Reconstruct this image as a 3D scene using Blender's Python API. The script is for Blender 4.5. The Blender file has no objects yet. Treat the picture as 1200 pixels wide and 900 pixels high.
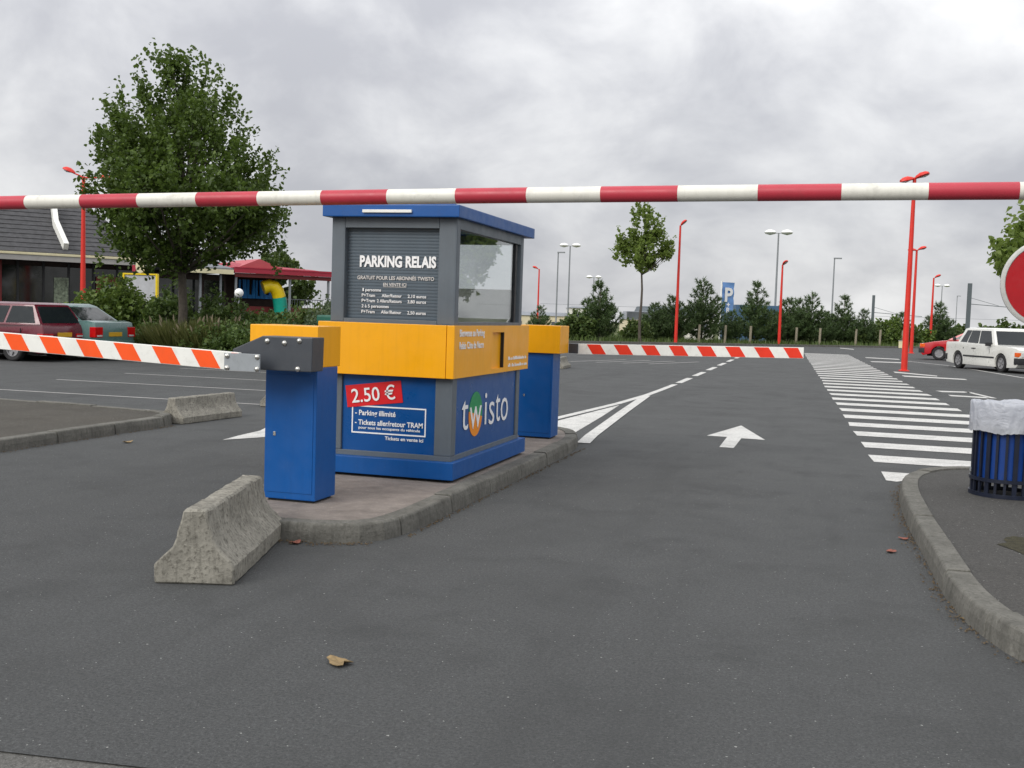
import bpy, bmesh, math, random
import numpy as np
from mathutils import Vector, Matrix, noise as mnoise

sc = bpy.context.scene
COL = sc.collection
R = math.radians
random.seed(7)

# ------------------------------------------------------------------ camera
cam = bpy.data.cameras.new('camera'); cam.lens = 38.01; cam.sensor_width = 36.0
cam.clip_start = 0.05; cam.clip_end = 5000
cob = bpy.data.objects.new('camera', cam); COL.objects.link(cob)
AX = Vector((0.95844823, 0.2834187, 0.03241644))      # camera right in world
AU = Vector((-0.0491556, 0.05214904, 0.9974288))      # camera up
AF = Vector((-0.28099949, 0.95757732, -0.06391377))   # camera forward
cob.matrix_world = Matrix(((AX.x, AU.x, -AF.x, 0), (AX.y, AU.y, -AF.y, 0), (AX.z, AU.z, -AF.z, 1.6), (0, 0, 0, 1)))
sc.camera = cob

# ------------------------------------------------------------------ world: broken overcast over a Nishita sky
SUN_TO = Vector((-0.36, -0.74, 0.57)).normalized()
w = bpy.data.worlds.new('World'); sc.world = w; w.use_nodes = True
nt = w.node_tree; N = nt.nodes; L = nt.links
for n_ in list(N): N.remove(n_)
def wn(t, **k):
    n_ = N.new(t)
    for a, b in k.items(): setattr(n_, a, b)
    return n_
def wmath(op, a, b=None):
    m_ = wn('ShaderNodeMath', operation=op)
    for i, v in enumerate((a, b)):
        if v is None: continue
        if isinstance(v, (int, float)): m_.inputs[i].default_value = v
        else: L.new(v, m_.inputs[i])
    return m_.outputs[0]
out = wn('ShaderNodeOutputWorld'); bg = wn('ShaderNodeBackground')
sky = wn('ShaderNodeTexSky', sky_type='NISHITA'); sky.sun_disc = False
sky.sun_elevation = math.asin(SUN_TO.z); sky.sun_rotation = math.atan2(SUN_TO.x, SUN_TO.y)
tc = wn('ShaderNodeTexCoord'); sep = wn('ShaderNodeSeparateXYZ'); L.new(tc.outputs['Generated'], sep.inputs[0])
zs2 = wmath('MULTIPLY', wmath('POWER', wmath('MAXIMUM', sep.outputs[2], 0.0), 0.85), 1.35)   # clouds flatten towards the horizon
comb = wn('ShaderNodeCombineXYZ'); L.new(sep.outputs[0], comb.inputs[0]); L.new(sep.outputs[1], comb.inputs[1]); L.new(zs2, comb.inputs[2])
CLOUD_OFF = (2.3, 0.4, 0.0)
mp = wn('ShaderNodeMapping'); mp.inputs['Location'].default_value = CLOUD_OFF
L.new(comb.outputs[0], mp.inputs[0])
def wnoise(scale, detail, rough, dist=0.0):
    n_ = wn('ShaderNodeTexNoise'); n_.inputs['Scale'].default_value = scale; n_.inputs['Detail'].default_value = detail
    n_.inputs['Roughness'].default_value = rough; n_.inputs['Distortion'].default_value = dist
    L.new(mp.outputs[0], n_.inputs['Vector']); return n_.outputs[0]
big = wnoise(1.5, 2, 0.5, 0.2); mid = wnoise(3.6, 6, 0.52, 0.35); fine = wnoise(9.0, 7, 0.56, 0.35)
dens = wmath('ADD', wmath('ADD', wmath('MULTIPLY', big, 0.38), wmath('MULTIPLY', mid, 0.43)), wmath('MULTIPLY', fine, 0.19))
ramp = wn('ShaderNodeValToRGB'); cr = ramp.color_ramp; cr.interpolation = 'B_SPLINE'
pts = [(0.41, (0.33, 0.335, 0.362)), (0.46, (0.42, 0.425, 0.445)), (0.505, (0.515, 0.518, 0.53)), (0.55, (0.60, 0.602, 0.607)), (0.62, (0.73, 0.73, 0.728))]
while len(cr.elements) < len(pts): cr.elements.new(0.5)
for e_, (p_, c_) in zip(cr.elements, pts): e_.position = p_; e_.color = (*c_, 1)
L.new(dens, ramp.inputs[0])
skym = wn('ShaderNodeVectorMath', operation='SCALE'); L.new(sky.outputs[0], skym.inputs[0]); skym.inputs['Scale'].default_value = 0.10
gap = wn('ShaderNodeMapRange'); gap.inputs['From Min'].default_value = 0.60; gap.inputs['From Max'].default_value = 0.70
gap.inputs['To Min'].default_value = 0.97; gap.inputs['To Max'].default_value = 0.6; L.new(dens, gap.inputs[0])
mixc = wn('ShaderNodeMix', data_type='RGBA'); L.new(gap.outputs[0], mixc.inputs[0])
L.new(skym.outputs[0], mixc.inputs[6]); L.new(ramp.outputs[0], mixc.inputs[7])
# an overcast dome is brighter overhead than at the horizon (CIE overcast sky)
cie = wmath('ADD', wmath('MULTIPLY', wmath('MAXIMUM', sep.outputs[2], 0.0), 1.30), 0.92)
L.new(mixc.outputs[2], bg.inputs[0]); L.new(cie, bg.inputs[1])
L.new(bg.outputs[0], out.inputs[0])

sun = bpy.data.lights.new('sun', 'SUN'); sun.energy = 1.5; sun.angle = R(32); sun.color = (1.0, 0.965, 0.91)
so = bpy.data.objects.new('sun', sun); COL.objects.link(so); so.location = (-20, -40, 40)
so.rotation_euler = SUN_TO.to_track_quat('Z', 'Y').to_euler()
sc.view_settings.view_transform = 'Standard'; sc.view_settings.look = 'None'
sc.view_settings.exposure = 0.5; sc.view_settings.gamma = 1.0; sc.view_settings.use_curve_mapping = False

# ------------------------------------------------------------------ materials
def s2l(r, g, b):
    f = lambda c: (c / 255 / 12.92) if c / 255 <= .04045 else ((c / 255 + .055) / 1.055) ** 2.4
    return (f(r), f(g), f(b))
class NT:
    def __init__(s, name):
        s.m = bpy.data.materials.new(name); s.m.use_nodes = True; s.t = s.m.node_tree
        for n_ in list(s.t.nodes): s.t.nodes.remove(n_)
        s.out = s.n('ShaderNodeOutputMaterial')
    def n(s, t, **k):
        x = s.t.nodes.new(t)
        for a, b in k.items(): setattr(x, a, b)
        return x
    def l(s, a, b): s.t.links.new(a, b)
    def coord(s): 
        if not hasattr(s, 'tc'): s.tc = s.n('ShaderNodeTexCoord')
        return s.tc.outputs['Object']
    def noise(s, scale, detail=4, rough=.55, dist=0, vec=None):
        x = s.n('ShaderNodeTexNoise'); x.inputs['Scale'].default_value = scale; x.inputs['Detail'].default_value = detail
        x.inputs['Roughness'].default_value = rough; x.inputs['Distortion'].default_value = dist
        s.l(vec or s.coord(), x.inputs['Vector']); return x.outputs[0]
    def rng(s, v, a, b, c, d):
        x = s.n('ShaderNodeMapRange'); s.l(v, x.inputs[0])
        for i, q in enumerate((a, b, c, d)): x.inputs[i + 1].default_value = q
        return x.outputs[0]
    def mix(s, f, a, b, mode='MIX'):
        x = s.n('ShaderNodeMix', data_type='RGBA', blend_type=mode)
        for i, v in ((0, f), (6, a), (7, b)):
            if isinstance(v, (int, float)): x.inputs[i].default_value = v
            elif isinstance(v, tuple): x.inputs[i].default_value = (*v, 1)
            else: s.l(v, x.inputs[i])
        return x.outputs[2]
    def bump(s, h, strength, dist):
        x = s.n('ShaderNodeBump'); x.inputs['Strength'].default_value = strength; x.inputs['Distance'].default_value = dist
        s.l(h, x.inputs['Height']); return x.outputs[0]
    def bsdf(s, col, rough=.5, metal=0, spec=.5, normal=None, coat=0):
        p = s.n('ShaderNodeBsdfPrincipled')
        for k, v in (('Base Color', col), ('Roughness', rough), ('Metallic', metal), ('Specular IOR Level', spec), ('Coat Weight', coat)):
            if isinstance(v, tuple): p.inputs[k].default_value = (*v, 1)
            elif isinstance(v, (int, float)): p.inputs[k].default_value = v
            else: s.l(v, p.inputs[k])
        if normal: s.l(normal, p.inputs['Normal'])
        s.l(p.outputs[0], s.out.inputs[0]); return p
def mul(c, k): return tuple(min(1, x * k) for x in c)
def pm(name, c, rough=.5, var=.12, scale=6, bump=0., spec=.4, metal=0, coat=0, dirt=0., streak=0.):
    t = NT(name); n1 = t.noise(scale, 5, .6)
    col = t.mix(t.rng(n1, .3, .7, 0, 1), mul(c, 1 - var), mul(c, 1 + var))
    if dirt:
        n3 = t.noise(scale * 2.7, 7, .7, .4)
        col = t.mix(t.rng(n3, .52, .74, 0, dirt), col, (.07, .06, .045))
    if streak:
        mpn = t.n('ShaderNodeMapping'); mpn.inputs['Scale'].default_value = (22, 22, 1.3); t.l(t.coord(), mpn.inputs[0])
        col = t.mix(t.rng(t.noise(1.0, 6, .65, .2, mpn.outputs[0]), .50, .72, 0, streak), col, mul(c, .62))
        col = t.mix(t.rng(t.noise(48, 4, .7), .66, .72, 0, streak), col, (.22, .21, .19))
    rr = t.rng(t.noise(scale * 3, 3), .3, .7, max(.03, rough - .08), min(1, rough + .08))
    nm = t.bump(t.noise(scale * 18, 4, .65), bump, .01) if bump else None
    t.bsdf(col, rr, metal, spec, nm, coat); return t.m
M = {}
def asphalt(name, c, tint, stain=.5):
    t = NT(name)
    agg = t.noise(70, 6, .8); spk = t.noise(120, 2, .55); spk2 = t.noise(150, 2, .5, 0); big = t.noise(.22, 5, .6, .6); medn = t.noise(1.3, 7, .68, .3)
    st = t.n('ShaderNodeMapping'); st.inputs['Scale'].default_value = (1.6, .16, 1); t.l(t.coord(), st.inputs[0])
    trk = t.noise(.9, 6, .65, .3, st.outputs[0])
    col = t.mix(t.rng(agg, .36, .64, 0, 1), mul(c, .48), mul(c, 1.5))
    col = t.mix(t.rng(spk, .63, .70, 0, .75), col, mul(c, 2.9))
    col = t.mix(t.rng(spk2, .30, .38, .75, 0), col, mul(c, .25))
    col = t.mix(t.rng(big, .36, .66, 0, .25), col, mul(tint, 1.12))
    col = t.mix(t.rng(medn, .52, .74, 0, stain), col, mul(c, .62))
    col = t.mix(t.rng(trk, .52, .70, 0, .42), col, mul(c, .62))
    mot = t.noise(30, 5, .7); col = t.mix(t.rng(mot, .40, .60, 0, .35), col, mul(c, .62)); grit = t.noise(46, 1, .5); col = t.mix(t.rng(grit, .755, .775, 0, .8), col, (.42, .42, .40)); 
    pat = t.noise(.5, 4, .55, 1.0); col = t.mix(t.rng(pat, .50, .62, 0, .28), col, mul(c, .68))
    drip = t.noise(2.6, 5, .6, .2); col = t.mix(t.rng(drip, .70, .76, 0, .45), col, mul(c, .35))
    t.bsdf(col, t.rng(medn, .3, .7, .80, .94), 0, .22, t.bump(agg, .8, .010)); return t.m
M['asphalt'] = asphalt('asphalt_car_park', (.078, .0805, .0805), (.090, .092, .0915), .55)
M['asphalt_street'] = asphalt('asphalt_street', (.13, .128, .12), (.14, .136, .126), .2)
M['asphalt_walk'] = asphalt('asphalt_walk', (.072, .070, .066), (.075, .072, .066), .35)
M['asphalt_old'] = asphalt('asphalt_old', (.075, .070, .060), (.095, .078, .058), .45)
def concrete(name, c, dirt, sp=.6, streak=0):
    t = NT(name)
    a = t.noise(5, 7, .65, .2); b = t.noise(38, 5, .7); v = t.noise(85, 3, .6)
    col = t.mix(t.rng(a, .3, .7, 0, 1), mul(c, .68), mul(c, 1.2))
    col = t.mix(t.rng(b, .50, .66, 0, sp), col, dirt)
    col = t.mix(t.rng(v, .66, .74, 0, .6), col, mul(dirt, .45))
    if streak:
        mpn = t.n('ShaderNodeMapping'); mpn.inputs['Scale'].default_value = (26, 26, 2.2); t.l(t.coord(), mpn.inputs[0])
        sn = t.noise(1.0, 5, .6, .2, mpn.outputs[0]); col = t.mix(t.rng(sn, .5, .7, 0, streak), col, mul(dirt, .8))
    li = t.noise(22, 5, .65, .5); col = t.mix(t.rng(li, .60, .70, 0, .40), col, mul(c, 1.7))
    t.bsdf(col, .93, 0, .2, t.bump(b, .7, .012)); return t.m
M['jersey'] = concrete('weathered_concrete', (.262, .250, .214), (.066, .061, .049), .72, .5)
M['kerb'] = concrete('kerb_concrete', (.150, .146, .130), (.072, .070, .060), .5, .5)
M['island_top'] = concrete('island_paving', (.215, .188, .168), (.165, .143, .128), .4)
def paint_road(name, c):
    t = NT(name); a = t.noise(40, 6, .7); b = t.noise(3, 6, .65, .3)
    col = t.mix(t.rng(a, .50, .66, 0, .6), c, (.15, .148, .145)); col = t.mix(t.rng(b, .46, .70, 0, .55), col, mul(c, .5)); col = t.mix(t.rng(t.noise(9, 8, .75, .3), .60, .68, 0, .8), col, (.10, .10, .10))
    t.bsdf(col, .8, 0, .3, t.bump(t.noise(95, 4, .7), .4, .006)); return t.m
M['line'] = paint_road('road_paint', (.57, .565, .54))
M['line_worn'] = paint_road('worn_road_paint', (.36, .355, .34))
M['blue'] = pm('blue_enamel', s2l(5, 78, 146), .38, .05, 2.5, 0, .4, dirt=.05, streak=.22)
M['blue_panel'] = pm('blue_printed_panel', s2l(7, 74, 138), .33, .04, 2.0, 0, .4)
M['blue_roof'] = pm('blue_roof_metal', s2l(10, 76, 142), .4, .08, 3, 0, .4, dirt=.15)
M['yellow'] = pm('yellow_enamel', s2l(238, 166, 10), .36, .04, 1.6, 0, .4, dirt=.06, streak=.16)
M['grey'] = pm('grey_aluminium', s2l(92, 100, 107), .45, .06, 3, 0, .4, dirt=.10, streak=.2)
M['slat'] = pm('grey_shutter', s2l(84, 95, 104), .5, .08, 4, 0, .4, dirt=.12)
M['dark'] = pm('dark_gap', (.015, .015, .016), .6, .2)
M['inner'] = pm('booth_interior', (.50, .49, .46), .8, .08)
M['charcoal'] = pm('charcoal_metal', s2l(62, 66, 72), .42, .08, 5, .05, .45, dirt=.1)
M['steel'] = pm('bolt_steel', (.55, .54, .5), .3, .15, 30, 0, .5, .9)
M['plate'] = pm('grey_plate', s2l(146, 151, 155), .4, .08, 6, 0, .4, dirt=.25)
M['white'] = pm('white_enamel', s2l(228, 228, 222), .42, .05, 5, 0, .4, dirt=.2)
M['white_print'] = pm('white_print', s2l(236, 236, 236), .55, .03)
M['grey_print'] = pm('pale_print', s2l(208, 204, 200), .55, .05)
M['red_print'] = pm('red_sticker', s2l(208, 22, 30), .45, .05)
M['orange_stripe'] = pm('orange_stripe', s2l(240, 84, 20), .42, .05, 5, dirt=.1)
M['red_stripe'] = pm('red_orange_stripe', s2l(222, 52, 26), .42, .05, 5, dirt=.1)
M['bar_red'] = pm('faded_red_paint', s2l(178, 54, 68), .42, .08, 3, 0, .4, dirt=.18)
M['bar_white'] = pm('bar_white_paint', s2l(218, 216, 206), .42, .05, 3, 0, .4, dirt=.32, streak=.25)
M['lamp_red'] = pm('lamp_red_paint', s2l(206, 48, 36), .45, .06, 3, 0, .4)
M['lamp_grey'] = pm('lamp_grey', s2l(128, 132, 136), .5, .06)
M['mast'] = pm('tram_mast', s2l(84, 92, 96), .5, .06)
M['lens'] = pm('lamp_lens', (.55, .55, .52), .25, .05)
M['globe'] = pm('white_globe', (.82, .82, .80), .3, .03)
M['sign_red'] = pm('sign_red', s2l(162, 16, 26), .38, .05, 8, dirt=.08)
M['sign_rim'] = pm('sign_rim', s2l(182, 182, 178), .45, .06, 12, dirt=.2)
M['green_print'] = pm('green_print', s2l(36, 140, 84), .5, .04)
M['orange_print'] = pm('orange_print', s2l(232, 140, 24), .5, .04)
M['bin_bar'] = pm('bin_black_steel', s2l(22, 28, 44), .42, .2, 12, .05)
M['bin_blue'] = pm('bin_blue', s2l(12, 58, 130), .45, .1, 6, 0, .4, dirt=.15)
M['rubber'] = pm('tyre_rubber', (.018, .018, .019), .8, .2)
M['rim'] = pm('wheel_rim', (.34, .34, .35), .35, .15, 12, 0, .5, .5)
M['black_trim'] = pm('black_trim', (.02, .021, .023), .5, .15)
M['underbody'] = pm('underbody', (.01, .01, .01), .9, .1)
M['tail_red'] = pm('tail_lamp_red', s2l(190, 18, 22), .15, .1, 20)
M['amber'] = pm('amber_lamp', s2l(220, 92, 24), .2, .1, 20)
M['head_glass'] = pm('headlamp', (.55, .56, .55), .15, .12, 20, 0, .6)
M['plate_yellow'] = pm('number_plate', s2l(206, 160, 44), .45, .12, 30)
M['chrome'] = pm('bright_trim', (.6, .6, .6), .2, .1, 10, 0, .5, .9)
M['bark'] = pm('bark', (.085, .072, .058), .9, .3, 14, .6)
M['stake'] = pm('wooden_stake', (.26, .23, .17), .9, .2, 10, .3)
M['soil'] = pm('soil', (.055, .045, .030), .95, .35, 5, .5)
def grass_ground():
    t = NT('grass_ground'); a = t.noise(.8, 6, .6); b = t.noise(14, 5, .7)
    col = t.mix(t.rng(a, .35, .65, 0, 1), (.05, .075, .022), (.085, .095, .035)); col = t.mix(t.rng(b, .45, .7, 0, .6), col, (.12, .11, .06))
    t.bsdf(col, .95, 0, .2, t.bump(b, .6, .05)); return t.m
M['grass'] = grass_ground()
def foliage(name, c1, c2, c3=None, trans=.3):
    t = NT(name); g_ = t.n('ShaderNodeNewGeometry'); rp = g_.outputs['Random Per Island']
    cr_ = t.n('ShaderNodeValToRGB'); cr_.color_ramp.elements[0].color = (*c1, 1); cr_.color_ramp.elements[1].color = (*c2, 1)
    if c3:
        e_ = cr_.color_ramp.elements.new(.9); e_.color = (*c2, 1); cr_.color_ramp.elements[-1].color = (*c3, 1)
    t.l(rp, cr_.inputs[0])
    col = t.mix(t.rng(t.noise(.9, 3), .35, .65, 0, .35), cr_.outputs[0], mul(c1, .8))
    p = t.bsdf(col, .5, 0, .35)
    tr = t.n('ShaderNodeBsdfTranslucent'); t.l(t.mix(.5, col, mul(c2, 1.5)), tr.inputs[0])
    mx = t.n('ShaderNodeMixShader'); mx.inputs[0].default_value = trans
    t.l(p.outputs[0], mx.inputs[1]); t.l(tr.outputs[0], mx.inputs[2]); t.l(mx.outputs[0], t.out.inputs[0]); return t.m
M['maple'] = foliage('maple_leaves', (.046, .080, .013), (.100, .155, .027), (.155, .22, .045), .36)
M['young_leaf'] = foliage('young_tree_leaves', (.10, .155, .028), (.20, .27, .06), (.28, .33, .11), .5)
M['pine'] = foliage('pine_needles', (.042, .078, .026), (.10, .152, .052), (.145, .195, .075), .25)
M['laurel'] = foliage('laurel_leaves', (.064, .115, .02), (.145, .205, .042), (.19, .25, .06))
M['darkbush'] = foliage('dark_shrub_leaves', (.044, .082, .019), (.105, .158, .038), (.15, .205, .056))
M['greybush'] = foliage('grey_green_leaves', (.055, .085, .040), (.105, .140, .070), (.15, .18, .10))
M['olivegrass'] = foliage('olive_grass', (.060, .075, .020), (.125, .135, .040), (.20, .185, .08))
M['plume'] = foliage('grass_plumes', (.20, .165, .10), (.32, .27, .19))
M['medleaf'] = foliage('mid_green_leaves', (.048, .086, .020), (.108, .150, .040), (.145, .19, .06))
def glassm(name, tint, trans=.5):
    t = NT(name); ge = t.n('ShaderNodeNewGeometry'); dt = t.n('ShaderNodeVectorMath', operation='DOT_PRODUCT'); t.l(ge.outputs['Normal'], dt.inputs[0]); t.l(ge.outputs['Incoming'], dt.inputs[1])
    def mm(op, a_, b_=None):
        x = t.n('ShaderNodeMath', operation=op)
        for i_, v_ in enumerate((a_, b_)):
            if v_ is None: continue
            if isinstance(v_, (int, float)): x.inputs[i_].default_value = v_
            else: t.l(v_, x.inputs[i_])
        return x.outputs[0]
    sch = mm('ADD', mm('MULTIPLY', mm('POWER', mm('SUBTRACT', 1.0, mm('ABSOLUTE', dt.outputs['Value'])), 5.0), .96), .04)
    gl = t.n('ShaderNodeBsdfGlossy'); gl.inputs['Roughness'].default_value = .01; gl.inputs['Color'].default_value = (.92, .94, .95, 1)
    tr = t.n('ShaderNodeBsdfTransparent'); tr.inputs[0].default_value = (*tint, 1)
    fac = sch
    mx = t.n('ShaderNodeMixShader'); t.l(fac, mx.inputs[0]); t.l(tr.outputs[0], mx.inputs[1]); t.l(gl.outputs[0], mx.inputs[2])
    t.l(mx.outputs[0], t.out.inputs[0]); return t.m
M['glass'] = glassm('window_glass', (.955, .97, .97))
M['car_glass'] = pm('car_glass', (.012, .016, .018), .06, .1, 2, 0, .42)
M['dark_glass'] = pm('shop_glass', (.016, .018, .017), .06, .3, .6, 0, .6)
def car_paint(name, c): return pm(name, c, .3, .04, 1.5, 0, .5, 0, .6)
def plasticbag():
    t = NT('bin_bag'); p = t.bsdf((.62, .64, .68), .3, 0, .5, t.bump(t.noise(7, 3, .5, 2.5), .5, .03))
    tr = t.n('ShaderNodeBsdfTranslucent'); tr.inputs[0].default_value = (.6, .62, .68, 1)
    mx = t.n('ShaderNodeMixShader'); mx.inputs[0].default_value = .42
    t.l(p.outputs[0], mx.inputs[1]); t.l(tr.outputs[0], mx.inputs[2]); t.l(mx.outputs[0], t.out.inputs[0]); return t.m
M['bag'] = plasticbag()

# ------------------------------------------------------------------ mesh helpers
class MB:
    def __init__(s): s.v = []; s.f = []
    def add(s, vs, fs):
        b = len(s.v); s.v += [tuple(q) for q in vs]; s.f += [tuple(i + b for i in f) for f in fs]; return s
    def box(s, x0, x1, y0, y1, z0, z1):
        return s.add([(x0, y0, z0), (x1, y0, z0), (x1, y1, z0), (x0, y1, z0), (x0, y0, z1), (x1, y0, z1), (x1, y1, z1), (x0, y1, z1)],
                     [(0, 3, 2, 1), (4, 5, 6, 7), (0, 1, 5, 4), (1, 2, 6, 5), (2, 3, 7, 6), (3, 0, 4, 7)])
    def prism(s, a, b):
        """two matching rings of points -> closed solid"""
        n = len(a); f = [tuple(range(n))[::-1], tuple(range(n, 2 * n))]
        f += [(i, (i + 1) % n, n + (i + 1) % n, n + i) for i in range(n)]
        return s.add(list(a) + list(b), f)
    def extr(s, poly, z0, z1): return s.prism([(x, y, z0) for x, y in poly], [(x, y, z1) for x, y in poly])
    def tube(s, path, rad, n=8, cap=True):
        path = [Vector(p) for p in path]; rings = []
        if not isinstance(rad, (list, tuple)): rad = [rad] * len(path)
        for i, p in enumerate(path):
            d = (path[min(i + 1, len(path) - 1)] - path[max(i - 1, 0)]).normalized()
            ref = Vector((0, 0, 1)) if abs(d.z) < .9 else Vector((1, 0, 0))
            u = d.cross(ref).normalized(); v = d.cross(u)
            rings.append([p + (u * math.cos(2 * math.pi * k / n) + v * math.sin(2 * math.pi * k / n)) * rad[i] for k in range(n)])
        vs = [q for r in rings for q in r]; fs = []
        for i in range(len(rings) - 1):
            for k in range(n): fs.append((i * n + k, i * n + (k + 1) % n, (i + 1) * n + (k + 1) % n, (i + 1) * n + k))
        if cap: fs += [tuple(range(n))[::-1], tuple(range((len(rings) - 1) * n, len(rings) * n))]
        return s.add(vs, fs)
    def lathe(s, prof, n=16, axis='z', c=(0, 0, 0), cap=None):
        cap = (prof[0] != prof[-1]) if cap is None else cap
        vs = []
        for r, h in prof:
            for k in range(n):
                a = 2 * math.pi * k / n; x, y = r * math.cos(a), r * math.sin(a)
                p = {'z': (x, y, h), 'y': (x, h, y), 'x': (h, x, y)}[axis]; vs.append((p[0] + c[0], p[1] + c[1], p[2] + c[2]))
        fs = []
        for i in range(len(prof) - 1):
            for k in range(n): fs.append((i * n + k, i * n + (k + 1) % n, (i + 1) * n + (k + 1) % n, (i + 1) * n + k))
        if cap: fs += [tuple(range(n))[::-1], tuple(range((len(prof) - 1) * n, len(prof) * n))]
        return s.add(vs, fs)
    def mesh(s, name, mat, bevel=0, seg=2, smooth=False, fn=None):
        me = bpy.data.meshes.new(name); me.from_pydata(s.v, [], s.f)
        bm = bmesh.new(); bm.from_mesh(me)
        if bevel:
            es = [e for e in bm.edges if len(e.link_faces) == 2 and e.calc_face_angle(0) > .5]
            if es: bmesh.ops.bevel(bm, geom=es, offset=bevel, segments=seg, affect='EDGES', profile=.7, clamp_overlap=True)
        if fn: fn(bm)
        bmesh.ops.recalc_face_normals(bm, faces=bm.faces)
        if smooth:
            for f in bm.faces: f.smooth = True
        bm.to_mesh(me); bm.free(); me.materials.append(mat)
        if smooth == 'auto': me.set_sharp_from_angle(angle=R(38))
        return me
    def obj(s, name, mat, parent=None, bevel=0, seg=2, smooth=False, fn=None, loc=None, rot=None, world=False):
        return ob(name, s.mesh(name, M[mat] if isinstance(mat, str) else mat, bevel, seg, smooth, fn), parent, loc, rot, world)
def ob(name, me, parent=None, loc=None, rot=None, world=False):
    o = bpy.data.objects.new(name, me); COL.objects.link(o)
    if parent:
        o.parent = parent
        if world: o.matrix_parent_inverse = (Matrix.Translation(parent.location) @ Matrix.Rotation(parent.rotation_euler.z, 4, 'Z')).inverted()
    if loc is not None: o.location = loc
    if rot is not None: o.rotation_euler = rot
    return o
def tag(o, label, cat=None, group=None, kind=None):
    o['label'] = label
    if cat: o['category'] = cat
    if group: o['group'] = group
    if kind: o['kind'] = kind
    return o
def empty(name, loc, label, cat, group=None, rz=0):
    e = bpy.data.objects.new(name, None); COL.objects.link(e); e.location = loc; e.rotation_euler = (0, 0, rz); e.empty_display_size = .2
    return tag(e, label, cat, group)
def copy_tree(o, parent=None):
    c = o.copy(); COL.objects.link(c)
    if parent: c.parent = parent
    for ch in list(o.children): copy_tree(ch, c)
    return c
def text_mesh(txt, width, height, bold=.012, align=0):
    """flat lettering in the local xy plane, baseline at 0, fitted to width x cap height"""
    cu = bpy.data.curves.new('lettering', 'FONT'); cu.body = txt; cu.size = 1; cu.offset = bold; cu.extrude = .004; cu.resolution_u = 3
    o = bpy.data.objects.new('lettering_source', cu); COL.objects.link(o)
    bpy.context.view_layer.update()
    me = bpy.data.meshes.new_from_object(o.evaluated_get(bpy.context.evaluated_depsgraph_get()))
    bpy.data.objects.remove(o); bpy.data.curves.remove(cu)
    a = np.zeros(len(me.vertices) * 3); me.vertices.foreach_get('co', a); a = a.reshape(-1, 3)
    x0, x1 = a[:, 0].min(), a[:, 0].max()
    a[:, 0] = (a[:, 0] - x0) / (x1 - x0) * width - width * align
    a[:, 1] *= height / .73; a[:, 2] *= .35
    me.vertices.foreach_set('co', a.ravel()); me.update(); me.materials.clear(); return me
def put_text(txt, width, height, mat, parent, pos, ux, name='lettering', bold=.012, align=0, roll=0.):
    me = text_mesh(txt, width, height, bold, align); me.materials.append(M[mat])
    ux = Vector(ux); uz = Vector((0, 0, 1)); nrm = ux.cross(uz)
    mt = Matrix((ux, uz, nrm)).transposed().to_4x4() @ Matrix.Rotation(roll, 4, 'Z')
    o = ob(name, me, parent); o.matrix_parent_inverse = Matrix.Translation(-parent.location)
    o.matrix_basis = Matrix.Translation(Vector(pos)) @ mt; return o
def catmull(pts, step=.12):
    P = [Vector((*p, 0)) for p in pts]; res = []
    for i in range(len(P) - 1):
        a, b, c, d = P[max(i - 1, 0)], P[i], P[i + 1], P[min(i + 2, len(P) - 1)]
        n = max(2, int((c - b).length / step))
        for k in range(n):
            t = k / n
            res.append(.5 * (2 * b + (c - a) * t + (2 * a - 5 * b + 4 * c - d) * t * t + (3 * b - a - 3 * c + d) * t ** 3))
    res.append(P[-1]); return [(p.x, p.y) for p in res]

# ------------------------------------------------------------------ ground, tarmac, pavements
KP = Vector((-14.8, 65.0)); KD = Vector((.64, .768)); KN = Vector((-.768, .64))     # far kerb line of the car park
def smooth(t): t = max(0, min(1, t)); return t * t * (3 - 2 * t)
def gz(x, y):
    s = (Vector((x, y)) - KP).dot(KN); return -.02 - 12 * smooth((s - 9) / 80)
def terrain():
    xs = sorted(set(list(range(-120, 121, 6)) + [-2500, -1500, -900, -500, -300, -200, -150, 150, 200, 300, 500, 900, 1500, 2500]))
    ys = sorted(set(list(range(-30, 241, 6)) + [-400, -150, -60, 280, 340, 450, 700, 1100, 1800, 3000]))
    vs = [(x, y, gz(x, y)) for y in ys for x in xs]; n = len(xs)
    fs = [(j * n + i, j * n + i + 1, (j + 1) * n + i + 1, (j + 1) * n + i) for j in range(len(ys) - 1) for i in range(n - 1)]
    return MB().add(vs, fs)
tag(terrain().obj('ground', 'grass', smooth=True), 'grassy ground falling away beyond the car park', kind='structure')
def kpt(t, s=0): p = KP + KD * t + KN * s; return (p.x, p.y)
def sheet(name, poly, z, mat, label, kind='structure'):
    return tag(MB().add([(x, y, z) for x, y in poly], [tuple(range(len(poly)))]).obj(name, mat), label, kind=kind)
sheet('street', [(-60, -25), (40, -25), (40, 10), (-60, 10)], -.006, 'asphalt_street', 'paler street tarmac in front of the entrance')
sheet('car_park', [(-60, -3.23), (40, 7.8), (60, 60), kpt(110), kpt(-40), (-60, 55)], 0, 'asphalt', 'grey tarmac of the car park and entrance lanes')

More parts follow.
